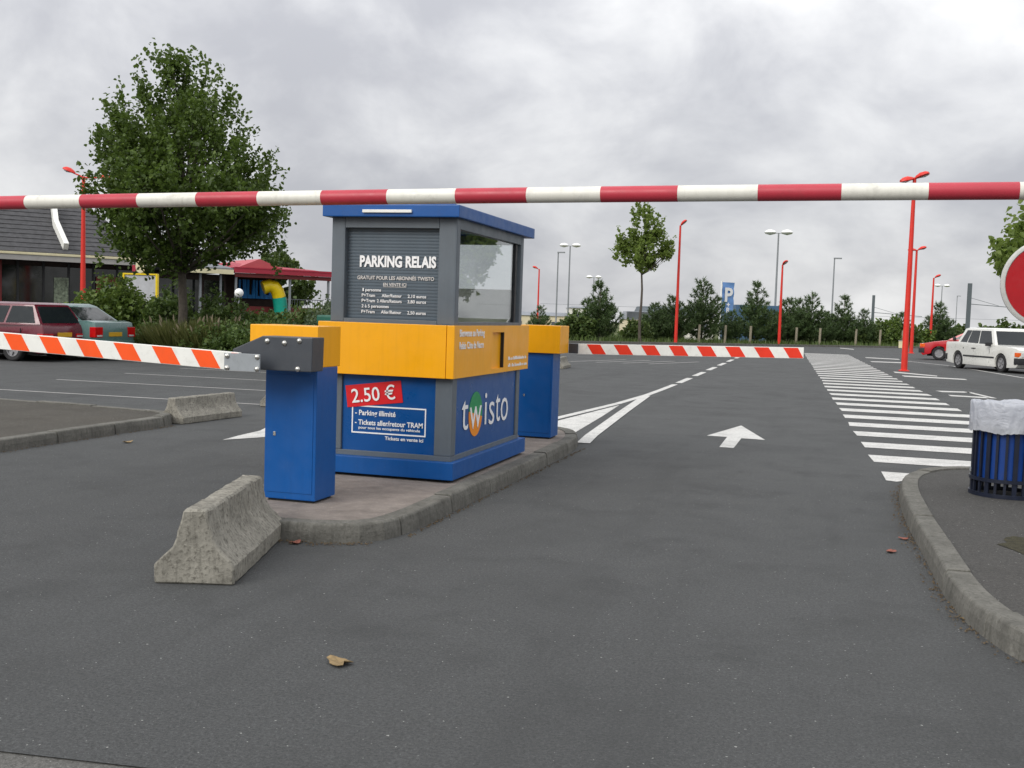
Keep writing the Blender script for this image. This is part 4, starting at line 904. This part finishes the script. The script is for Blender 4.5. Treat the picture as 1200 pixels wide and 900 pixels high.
for i, (x, y, r, h, lab) in enumerate([(-17.6, 26.9, .9, 1.2, 'olive grass clump at the foot of the maple'), (-16.6, 26.6, .8, 1.1, 'olive grass clump right of the maple foot'), (-18.3, 27.2, .7, 1.15, 'plumed grass clump left of the maple foot'), (-17.1, 27.6, .9, 1.3, 'taller olive grass clump just behind the maple foot')]):
    grass_clump((x, y, 0), r, h, 1300, 70 + i, lab)
sheet('planting_bed', [(-24.5, 27.0), (-18.4, 26.55), (-10.2, 24.6), (-9.4, 26.5), (-14, 33), (-26, 36), (-27, 30)], .012, 'soil', 'soil of the planting bed under the shrubs')
def pine_mesh(seed, h, r):
    rg = random.Random(seed); V, F = [], []
    def tuft(c, d, s):
        for _ in range(30):
            q = (Vector((rg.gauss(0, 1), rg.gauss(0, 1), rg.gauss(0, 1))).normalized() * .9 + d * .8).normalized(); l_ = s * rg.uniform(.6, 1.15)
            sd = q.cross(Vector((rg.gauss(0, 1), rg.gauss(0, 1), rg.gauss(0, 1)))).normalized() * .028; b = len(V); o = c + d * rg.uniform(-.6, .5) * s
            V.extend([tuple(o - sd), tuple(o + sd), tuple(o + q * l_)]); F.append((b, b + 1, b + 2))
    br = []
    z = h * .07
    while z < h * .97:
        f = z / h; rad = r * (1 - f) ** .85 * (1 if f > .16 else .9); k = rg.randint(4, 6) if f < .5 else rg.randint(3, 4); off = rg.uniform(0, 6.28)
        for i in range(k):
            a = off + 6.283 * i / k + rg.uniform(-.3, .3); ln = max(.22, rad * rg.uniform(.7, 1.15)); d = Vector((math.cos(a), math.sin(a), .30 + .5 * f)).normalized()
            p0 = Vector((0, 0, z)); p1 = p0 + d * ln * .6; p2 = p0 + d * ln + Vector((0, 0, ln * .22)); br.append((p0, p1, p2))
            m = max(1, int(ln / .26))
            for j in range(m):
                t = (j + 1) / m; c = p0.lerp(p1, t / .6) if t < .6 else p1.lerp(p2, (t - .6) / .4)
                tuft(c, (d + Vector((0, 0, .5))).normalized(), .30)
                if t > .3:
                    sd = Vector((-d.y, d.x, .3)).normalized() * rg.choice((-1, 1)); c2 = c + sd * .34 * rg.uniform(.6, 1.4); tuft(c2, (sd + Vector((0, 0, .8))).normalized(), .28)
        z += h * (rg.uniform(.055, .08) if f < .5 else rg.uniform(.085, .125))
    tuft(Vector((0, 0, h - .1)), Vector((0, 0, 1)), .34)
    me = bpy.data.meshes.new('needles'); me.from_pydata(V, [], F); me.materials.append(M['pine'])
    tb = MB(); tb.tube([(0, 0, -.1), (0, 0, h * .5), (0, 0, h)], [.09, .055, .012], 7)
    for p0, p1, p2 in br: tb.tube([p0, p1, p2], [.022, .015, .006], 4)
    return me, tb.mesh('trunk', M['bark'])
PV = [pine_mesh(s, h, r) for s, h, r in ((1, 3.85, 1.75), (2, 4.5, 2.1), (3, 4.5, 1.95), (4, 3.6, 2.1))]
PL = [(0, -14.66, 69.85, 1.0, 'lone dark pine right of the far post head'), (1, -8.85, 77.6, 1.0, 'broad pine just left of the P banner'), (3, -10.75, 76.3, .86, 'bushy pine right of the young tree trunk'), (3, -11.9, 75.4, .72, 'short pine behind the young tree trunk'),
      (2, -5.39, 81.8, 1.0, 'pine with open top just left of the middle lamp post'), (3, -3.2, 85.2, .93, 'low pine right of the middle lamp post'), (1, -1.55, 86.4, .88, 'pointed pine in the middle of the row'), (0, -2.5, 87.0, .9, 'pine just left of the pointed middle one'),
      (2, .86, 89.3, .86, 'pine left of the dark tram mast'), (0, 2.4, 91.0, .74, 'small pine below the dark tram mast'), (3, 5.5, 94.8, .74, 'small pine behind the tall red lamp'), (0, 8.75, 98.6, .96, 'pine above the bonnet of the red hatchback'), (0, -17.8, 66.4, .56, 'small pine above the far post head'),
      (3, -.4, 88.6, .70, 'dense pine filling the row right of centre'), (3, -7.1, 80.6, .62, 'low pine under the P banner'), (3, -4.3, 83.6, .68, 'low pine behind the middle lamp post')]
for i, (v, x, y, s_, lab) in enumerate(PL):
    e = empty('pine_tree', (x, y, .03), lab, 'tree', 'row of pines', random.uniform(0, 6)); e.scale = (s_,) * 3
    ob('needles', PV[v][0], e); ob('trunk', PV[v][1], e)
for i, (x, y, rx, h, mt, lab) in enumerate([(4.4, 93.4, 1.6, 2.5, 'laurel', 'light green bush between the pines on the right'), (3.4, 92.3, 1.2, 2.0, 'medleaf', 'lower green bush left of the light one'), (6.9, 96.3, 1.3, 2.1, 'laurel', 'light bush right of the tall red lamp'), (-15.6, 68.4, .9, 2.05, 'medleaf', 'round bush at the foot of the lone pine'),
                                             (-16.3, 67.6, .8, 1.6, 'medleaf', 'small bush beside the far post head'), (10.3, 99.8, 1.3, 1.7, 'medleaf', 'bush behind the red hatchback roof'), (-12.9, 73.6, 1.1, 1.5, 'medleaf', 'low bush at the young tree foot'), (1.7, 90.4, 1.2, 1.6, 'medleaf', 'low bush under the small pine')]):
    bush((x, y, .0), rx, rx, h, 300, .22, mt, lab, 90 + i, 9, .4, 'verge_bush')
for i, (x, y, h) in enumerate([(17.2, 140.8, 2.3), (19.8, 141.6, 2.6), (22.5, 143, 2.2), (14.5, 140, 1.9), (26, 146, 2.3), (31, 150, 2.6), (37, 156, 2.4), (-8, 128, 1.2), (-18, 122, 1.0), (-22.5, 121, .8)]):
    z = gz(x, y); bush((x, y, z), 2.6, 2.6, h - z, 500, .5, 'medleaf', ['far green tree just over the white saloon roof', 'second far green tree over the saloon roof', 'far green tree left of the round sign', 'far green tree above the red roof', 'far green tree behind the sign edge', 'far tree beyond the right edge', 'farthest tree beyond the right edge', 'far tree behind the pines', 'far tree beside the pale houses', 'far tree below the pale houses'][i], 120 + i, 10, .9, 'distant_tree')
for k, (px_t, o) in enumerate([(14.2, 1.9), (16.6, 1.8), (21.6, 2.0), (24.2, 2.0), (28.6, 2.2), (31.4, 2.1), (34.2, 2.1), (12.0, 2.2)]):
    p = kpt(px_t, o); tag(MB().tube([(p[0], p[1], .02), (p[0] + .03, p[1], 1.35)], [.09, .085], 8).obj('wooden_stake', 'stake', smooth='auto'), ['wooden stake at the foot of a broad pine', 'wooden stake below the P banner', 'wooden stake right of the middle lamp', 'wooden stake in the middle of the pines', 'wooden stake under the pointed pine', 'wooden stake below the tram mast', 'wooden stake left of the tall red lamp', 'wooden stake left of the broad pine'][k], 'stake', 'wooden stakes along the verge')

# ------------------------------------------------------------------ restaurant on the left
M['tile'] = pm('dark_roof_tile', s2l(66, 66, 68), .7, .3, 5, .3, dirt=.3)
M['fascia'] = pm('grey_fascia', s2l(158, 156, 152), .6, .08, 2, dirt=.2); M['cream'] = pm('cream_trim', s2l(212, 204, 168), .6, .08, 2, dirt=.2)
M['shopwall'] = pm('dark_shop_wall', s2l(58, 46, 42), .8, .2, 3); M['redframe'] = pm('dark_red_frame', s2l(110, 34, 32), .5, .1)
M['flatroof'] = pm('grey_flat_roof', s2l(112, 116, 120), .8, .1); M['redroof'] = pm('red_metal_roof', s2l(158, 40, 58), .5, .08, 2, dirt=.12)
M['redroof2'] = pm('pale_red_roof', s2l(176, 78, 84), .5, .08, 2); M['poster'] = pm('poster_print', s2l(120, 130, 110), .5, .9, 7)
M['playblue'] = pm('play_blue', s2l(28, 132, 210), .4, .08); M['slide_y'] = pm('slide_yellow', s2l(226, 196, 20), .35, .06); M['slide_g'] = pm('slide_teal', s2l(20, 152, 130), .35, .06)
RT = empty('restaurant', (-34.82, 39.0, 0), 'low restaurant with dark tiled roof and dark glazing', 'restaurant', rz=math.atan2(.768, .64))
MB().box(-12, 6.75, 1.25, 9, 0, 3.4).obj('wall', 'shopwall', RT)
MB().box(-12.6, 6.9, .02, .16, 3.31, 3.55).obj('fascia', 'fascia', RT); MB().box(-12.6, 6.9, -.02, .20, 3.552, 3.66).obj('gutter', 'cream', RT, bevel=.02)
MB().box(-12.6, 6.9, .17, 1.3, 3.33, 3.37).obj('soffit', 'black_trim', RT)
rf = MB().prism([(-13, .1, 3.64), (6.85, .1, 3.64), (6.85, 9.5, 3.64), (-13, 9.5, 3.64)], [(-11, 2.75, 5.95), (4.25, 2.75, 5.95), (4.25, 6.5, 5.95), (-11, 6.5, 5.95)]).obj('roof', 'tile', RT)
nc = 11
for k in range(nc):
    t0, t1 = k / nc, (k + 1) / nc + .02
    def rp(t, lift, u):   # u 0 left .. 1 right on the front slope
        xl, xr = -13 + 2 * t, 6.85 - 2.6 * t; return (xl + (xr - xl) * u, .1 + 2.65 * t - lift * .65, 3.64 + 2.31 * t + lift * .75)
    MB().prism([rp(t0, .0, 0), rp(t0, .0, 1), rp(t0, .065, 1), rp(t0, .065, 0)], [rp(t1, .0, 0), rp(t1, .0, 1), rp(t1, .035, 1), rp(t1, .035, 0)]).obj('tile_course', 'tile', rf)
    def hp(t, lift, u):
        yl, yr = .1 + 2.65 * t, 9.5 - 3 * t; return (6.85 - 2.6 * t + lift * .65, yl + (yr - yl) * u, 3.64 + 2.31 * t + lift * .75)
    MB().prism([hp(t0, .0, 0), hp(t0, .0, 1), hp(t0, .065, 1), hp(t0, .065, 0)], [hp(t1, .0, 0), hp(t1, .0, 1), hp(t1, .035, 1), hp(t1, .035, 0)]).obj('tile_course', 'tile', rf)
bmb = MB(); path = [(2.62, 2.35, 5.98), (2.54, 1.45, 5.12), (2.74, .18, 4.02)]
for a, b in zip(path, path[1:]):
    a, b = Vector(a), Vector(b); up = Vector((0, -.6, .75)) * .17; sd = Vector((.11, 0, 0))
    bmb.prism([a - sd - up * 1.2, a + sd - up * 1.2, a + sd + up, a - sd + up], [b - sd - up * 1.2, b + sd - up * 1.2, b + sd + up, b - sd + up])
bmb.obj('roof_beam', 'white', rf, bevel=.01)
for i in range(15):
    x0 = -9.9 + i * 1.08
    MB().box(x0 + .05, x0 + 1.03, 1.19, 1.22, .25, 3.1).obj('pane', 'dark_glass', RT); MB().box(x0 - .05, x0 + .05, 1.15, 1.26, .0, 3.33).obj('mullion', 'black_trim', RT)
MB().box(2.42, 3.05, 1.14, 1.17, 1.0, 2.62).obj('poster', 'poster', RT)
dr = MB().box(4.25, 5.3, 1.06, 1.14, .1, 2.75).obj('door', 'redframe', RT); MB().box(4.5, 5.05, 1.03, 1.058, 1.2, 2.45).obj('door_pane', 'lamp_grey', dr)
MB().box(-.12, .22, 1.0, 1.16, 0, 3.3).obj('column', 'redframe', RT)
MB().box(6.95, 10.35, .9, 7, 0, 3.1).obj('annex_wall', 'shopwall', RT); MB().box(6.92, 10.4, -.1, .0, 3.12, 3.34).obj('annex_fascia', 'cream', RT); MB().box(6.92, 10.5, .002, 7.3, 3.2, 3.42).obj('annex_roof', 'flatroof', RT)
MB().prism([(6.92, .1, 3.42), (10.5, .1, 3.42), (10.5, 7, 3.42), (6.92, 7, 3.42)], [(6.92, 2.5, 3.95), (9.9, 2.5, 3.80), (9.9, 5, 3.80), (6.92, 5, 3.95)]).obj('annex_pitch', 'flatroof', RT)
for x in (7.9, 8.9, 9.9): MB().box(x - .05, x + .05, .3, .4, 0, 3.2).obj('annex_post', 'lamp_grey', RT)
for i in range(3): MB().box(7.05 + i * 1.1, 8.05 + i * 1.1, .86, .89, .9, 2.8).obj('pane', 'dark_glass', RT)
PA = empty('play_pavilion', (-34.82, 39.0, 0), 'red roofed play pavilion right of the restaurant', 'pavilion', rz=math.atan2(.768, .64))
MB().box(10.45, 15.65, -.1, .0, 3.22, 3.50).obj('fascia', 'redroof', PA)
MB().prism([(10.4, -.12, 3.46), (15.7, -.12, 3.42), (15.7, 5.5, 3.42), (10.4, 5.5, 3.46)], [(10.6, 1.2, 3.74), (15.2, 1.6, 3.60), (15.2, 3.8, 3.60), (10.6, 3.8, 3.74)]).obj('roof', 'redroof', PA)
MB().prism([(10.75, .3, 3.50), (13.1, .3, 3.50), (11.85, .3, 3.96)], [(10.75, 4, 3.50), (13.1, 4, 3.50), (11.85, 4, 3.96)]).obj('gable', 'redroof2', PA)
MB().box(10.5, 15.6, .02, .10, 3.02, 3.215).obj('valance', 'redframe', PA)
for x in (10.6, 13.4, 15.5): MB().box(x - .05, x + .05, .1, .2, 0, 3.05).obj('post', 'lamp_grey', PA)
MB().box(10.6, 13.4, 2.2, 2.3, 0, 3.2).obj('back_panel', 'shopwall', PA)
for i, x in enumerate((11.55, 12.0, 12.45, 12.9)):
    MB().prism([(x + .12, 2.0, 2.0), (x + .30, 2.0, 2.0), (x + .24, 2.0, 2.95), (x + .06 + .1 * (i % 2), 2.0, 2.95)], [(x + .12, 2.15, 2.0), (x + .30, 2.15, 2.0), (x + .24, 2.15, 2.95), (x + .06 + .1 * (i % 2), 2.15, 2.95)]).obj('blue_panel', 'playblue', PA)
    MB().box(x - .12, x + .14, 2.02, 2.12, 2.0, 2.2 if i % 2 else 2.14).obj('blue_panel', 'playblue', PA)
    MB().box(x - .14, x - .03, 2.02, 2.12, 2.14, 2.95).obj('blue_panel', 'playblue', PA)
MB().box(10.5, 15.5, 1.0, 1.08, .0, 1.6).obj('low_wall', 'redframe', PA)
MB().tube([(13.4, .95, 2.02), (15.6, .95, 2.02)], .025, 6).obj('rail', 'lamp_grey', PA)
for k in range(16): MB().tube([(13.45 + k * .14, .95, 1.5), (13.45 + k * .14, .95, 2.02)], .014, 5).obj('baluster', 'lamp_grey', PA)
SL = empty('tube_slide', (-27.1, 49.15, 0), 'yellow and teal tube slide under the red roof', 'slide', rz=math.atan2(.768, .64))
sp_ = [(-.55, .1, 2.55), (-.25, .05, 2.66), (.0, 0, 2.60), (.18, 0, 2.38), (.28, 0, 2.08), (.34, 0, 1.72), (.38, 0, 1.3), (.42, 0, .8)]
MB().tube(sp_[:5], .34, 18).obj('upper_tube', 'slide_y', SL, smooth='auto'); MB().tube(sp_[4:], .35, 18).obj('lower_tube', 'slide_g', SL, smooth='auto')
MB().tube([(.42, 0, 0), (.42, 0, .8)], .06, 8).obj('support', 'lamp_grey', SL)
GL = empty('globe_lamp', (-24.25, 40.96, 0), 'white globe lamp on a thin post above the shrubs', 'garden lamp')
MB().tube([(0, 0, 0), (0, 0, 2.0)], .035, 8).obj('post', 'lamp_grey', GL); MB().lathe([(.05, 1.97)] + [(.19 * math.sin(R(a)), 2.15 - .19 * math.cos(R(a))) for a in range(20, 180, 16)] + [(.005, 2.34)], 18).obj('globe', 'globe', GL, smooth='auto')
M['boardface'] = pm('board_face', s2l(176, 178, 182), .4, .1, 4)
MN = empty('menu_board', (-24.6, 34.6, 0), 'yellow framed white board standing above the laurel shrub', 'board', rz=R(14))
MB().box(-.58, .58, -.02, .04, .9, 2.62).obj('panel', 'boardface', MN)
for a in ((-.66, -.585, .5, 2.68), (.585, .66, .5, 2.68)): MB().box(a[0], a[1], -.06, .10, a[2], a[3]).obj('frame_upright', 'slide_y', MN, bevel=.01)
MB().box(-.583, .583, -.06, .10, 2.622, 2.68).obj('frame_top', 'slide_y', MN, bevel=.01)
for x in (-.45, .45): MB().box(x - .05, x + .05, .0, .08, 0, .9).obj('leg', 'lamp_grey', MN)
MB().prism([(.17 * math.cos(R(a)) + .0, -.05, 2.93 + .24 * math.sin(R(a))) for a in range(0, 360, 20)], [(.17 * math.cos(R(a)), .05, 2.93 + .24 * math.sin(R(a))) for a in range(0, 360, 20)]).obj('emblem', 'cream', MN)
MB().box(-.30, -.17, -.03, .03, 2.75, 2.98).obj('flag', 'redroof', MN)
GB = empty('recycling_bin', (-9.68, 20.3, 0), 'dark green container top peeking out left of the booth', 'container')
M['dkgreen'] = pm('dark_green', s2l(16, 84, 68), .5, .1, 3, dirt=.15)
MB().box(-.28, .28, -.4, .4, .05, 1.30).obj('body', 'dkgreen', GB, bevel=.04); MB().box(-.31, .31, -.44, .44, 1.302, 1.47).obj('lid', 'dkgreen', GB, bevel=.04)
MB().box(-.25, .25, -.3, .3, 0, .06).obj('skid', 'black_trim', GB)

# ------------------------------------------------------------------ distant town, banner, cabinet
M['stone'] = pm('pale_render', s2l(208, 198, 170), .8, .08, .4); M['stone2'] = pm('white_render', s2l(224, 222, 212), .8, .06, .4); M['slate'] = pm('slate_roof', s2l(128, 132, 138), .6, .1, .5)
M['darkroof'] = pm('dark_roof', s2l(92, 100, 106), .6, .1, .5); M['bluebox'] = pm('blue_grey_cladding', s2l(64, 92, 122), .5, .08, .6); M['winglass'] = pm('far_window', (.10, .11, .12), .2, .2, 1)
def house(x0, y0, x1, y1, depth, top, wall, roofm, roofh, label, floors=5, win=1.3, dormers=False):
    a, b = Vector((x0, y0)), Vector((x1, y1)); ln = (b - a).length; rz = math.atan2(b.y - a.y, b.x - a.x); z = gz((x0 + x1) / 2, (y0 + y1) / 2) - .6
    H_ = empty('building', (x0, y0, z), label, 'building', 'distant town', rz); hh = top - roofh - z
    MB().box(0, ln, 0, depth, 0, hh).obj('wall', wall, H_)
    if roofh > .05: MB().prism([(-.2, -.2, hh), (ln + .2, -.2, hh), (ln + .2, depth + .2, hh), (-.2, depth + .2, hh)], [(.4, 1.2, hh + roofh), (ln - .4, 1.2, hh + roofh), (ln - .4, depth - 1.2, hh + roofh), (.4, depth - 1.2, hh + roofh)]).obj('roof', roofm, H_)
    fh = 2.9; nw = max(2, int(ln / 2.4))
    if floors:
        wme = MB().box(-.5, .5, -.04, .06, 0, 1.5).mesh('window', M['winglass'])
        for f in range(floors):
            zz_ = hh - 2.3 - f * fh
            if zz_ < .3: break
            for k in range(nw): ob('window', wme, H_, ((k + .5) * ln / nw, -.02, zz_))
    if dormers:
        for k in range(3): MB().box((k + .5) * ln / 3 - .9, (k + .5) * ln / 3 + .9, -.15, 1.3, hh + .1, hh + roofh * .95).obj('dormer', 'winglass', H_)
house(-43, 144, -33.2, 147, 10, 2.1, 'stone', 'slate', .5, 'cream apartment block just right of the booth', 4)
house(-34.0, 142.5, -31.0, 143.4, 9, 3.0, 'stone2', 'slate', .2, 'white block end beside the cream apartments', 4)
house(-29.2, 158.5, -23.8, 160.1, 10, 2.7, 'stone', 'slate', 1.2, 'cream house with slate roof and dormers behind the young tree', 4, dormers=True)
house(-29.5, 174, -18.4, 177.4, 12, 3.7, 'stone2', 'darkroof', 1.6, 'long dark roofed building behind the red lamp post', 4)
house(-9.6, 114.2, -5.2, 115.6, 8, 3.4, 'bluebox', 'bluebox', .0, 'blue grey box building behind the middle pine', 0)
house(-62, 150, -45, 148, 12, 1.8, 'stone2', 'slate', 1.2, 'white building hidden behind the booth', 4)
BN = empty('parking_banner', (-9.1, 93.6, gz(-9.1, 93.6)), 'blue banner with a white P above the pines', 'banner', rz=R(50))
zt = 4.95 - gz(-9.1, 93.6)
M['banner'] = pm('banner_blue', s2l(112, 152, 208), .6, .08, 1.2)
MB().tube([(-.10, 0, 0), (-.10, 0, zt + .1)], .06, 8).obj('pole', 'globe', BN)
bv = [(x, .05 * math.sin(z * 2 + x * 3), zt - 2.6 + z * .26) for z in range(11) for x in (0, .35, .7, 1.05, 1.4)]
MB().add(bv + [(x, y + .015, z) for x, y, z in bv], [(i * 5 + j, i * 5 + j + 1, i * 5 + j + 6, i * 5 + j + 5) for i in range(10) for j in range(4)] + [(55 + i * 5 + j, 55 + i * 5 + j + 5, 55 + i * 5 + j + 6, 55 + i * 5 + j + 1) for i in range(10) for j in range(4)]).obj('cloth', 'banner', BN, smooth='auto')
def banner_text(t, w_, h_, x, z):
    me = text_mesh(t, w_, h_, .03); me.materials.append(M['white_print']); o = ob('lettering', me, BN, (x, -.09, z), (R(90), 0, 0)); return o
banner_text('P', .95, 1.2, .25, zt - 1.62); banner_text('+', .4, .45, .5, zt - 2.1); banner_text('R', .45, .42, .5, zt - 2.55)
UC = empty('utility_cabinet', (5.3, 88.9, 0), 'small cream cabinet beside the tall red lamp', 'cabinet')
MB().box(-.28, .28, -.2, .2, 0, .55).obj('body', 'cream', UC, bevel=.02); MB().box(-.31, .31, -.23, .23, .552, .60).obj('cap', 'fascia', UC)

# ------------------------------------------------------------------ litter on the ground
M['debris'] = pm('leaf_debris', (.085, .062, .036), .9, .5, 30); M['leaf_brown'] = pm('dry_leaf', (.22, .155, .075), .8, .3, 30, .3); M['leaf_red'] = pm('red_leaf', (.24, .085, .06), .8, .3, 30, .3); M['leaf_pale'] = pm('pale_scrap', (.5, .5, .47), .7, .1)
def leaf(x, y, z, s, mat, label, seed):
    rg = random.Random(seed); mb = MB(); n = 14; ring = []
    for k in range(n):
        a = 6.283 * k / n; r = s * (.55 + .45 * abs(math.cos(a * 1.5)) ** .6) * rg.uniform(.85, 1.1)
        ring.append((math.cos(a) * r, math.sin(a) * r * .7, .012 + .22 * s * (math.cos(a) ** 2) * rg.uniform(.5, 1)))
    vs = [(0, 0, .006)] + ring; vs += [(p[0], p[1], p[2] - .003) for p in vs]
    fs = [(0, 1 + k, 1 + (k + 1) % n) for k in range(n)] + [(n + 1, n + 2 + (k + 1) % n, n + 2 + k) for k in range(n)] + [(1 + k, n + 2 + k, n + 2 + (k + 1) % n, 1 + (k + 1) % n) for k in range(n)]
    o = mb.add(vs, fs).obj('dry_leaf', mat, loc=(x, y, z), rot=(0, 0, rg.uniform(0, 6))); tag(o, label, 'leaf', 'fallen leaves')
leaf(-2.06, 4.39, .0, .075, 'leaf_brown', 'curled brown leaf lying alone on the near tarmac', 1)
leaf(-7.63, 10.53, .0, .07, 'leaf_brown', 'brown leaf on the left lane beside the long kerb', 2)
leaf(.48, 8.06, .0, .05, 'leaf_red', 'reddish leaf on the tarmac left of the right kerb', 3)
leaf(.60, 8.6, .0, .045, 'leaf_red', 'reddish leaf lying against the right kerb', 4)
leaf(-3.42, 6.56, .0, .05, 'leaf_red', 'reddish leaf in the corner of near block and island', 5)
leaf(.78, 6.35, .0, .03, 'leaf_brown', 'tiny brown leaf at the foot of the nearest right kerb', 6)
def debris():
    rg = random.Random(5); V, F = [], []
    run = catmull([(1.42, 4.85), (1.0, 5.55), (.83, 6.05), (.73, 6.75), (.69, 8.1), (.66, 9.4), (.68, 10.7), (.80, 11.6)], .05)
    spots = [(rg.choice(run), -1) for _ in range(520)] + [((rg.uniform(-3.6, -2.95), 6.62), 0) for _ in range(160)] + [((-2.83 + abs(rg.gauss(0, .02)), rg.uniform(7.1, 12.8)), 2) for _ in range(420)] + [((-8.21 + abs(rg.gauss(0, .03)), rg.uniform(6, 12.3)), 2) for _ in range(300)]
    for (p, s_) in spots:
        x = p[0] + (-abs(rg.gauss(0, .035)) if s_ == -1 else rg.gauss(0, .02) if s_ == 0 else 0); y = p[1] + rg.gauss(0, .03) - (0 if s_ else abs(rg.gauss(0, .03)) + max(0, (p[0] + 3.3)) * -.4)
        r = rg.uniform(.003, .012); a = rg.uniform(0, 6.28); b = len(V)
        for k in range(3): V.append((x + r * math.cos(a + 2.1 * k), y + r * math.sin(a + 2.1 * k), .003 + rg.uniform(0, .006)))
        V.append((x, y, .004 + r)); F.extend([(b, b + 1, b + 2), (b, b + 1, b + 3), (b + 1, b + 2, b + 3), (b + 2, b, b + 3)])
    me = bpy.data.meshes.new('kerb_debris'); me.from_pydata(V, [], F); me.materials.append(M['debris']); tag(ob('kerb_debris', me), 'fine brown leaf debris gathered along the foot of the kerbs', kind='stuff')
debris()
M['moss'] = pm('moss', (.040, .036, .016), .95, .45, 18, .8)
rg = random.Random(9); mo = [(1.52 + .36 * math.cos(a) * rg.uniform(.75, 1.1), 8.05 + .42 * math.sin(a) * rg.uniform(.8, 1.1)) for a in [6.283 * k / 26 for k in range(26)]]
tag(MB().add([(x, y, .128) for x, y in mo], [tuple(range(26))]).obj('moss_patch', 'moss'), 'olive brown moss patch on the right pavement', kind='stuff')
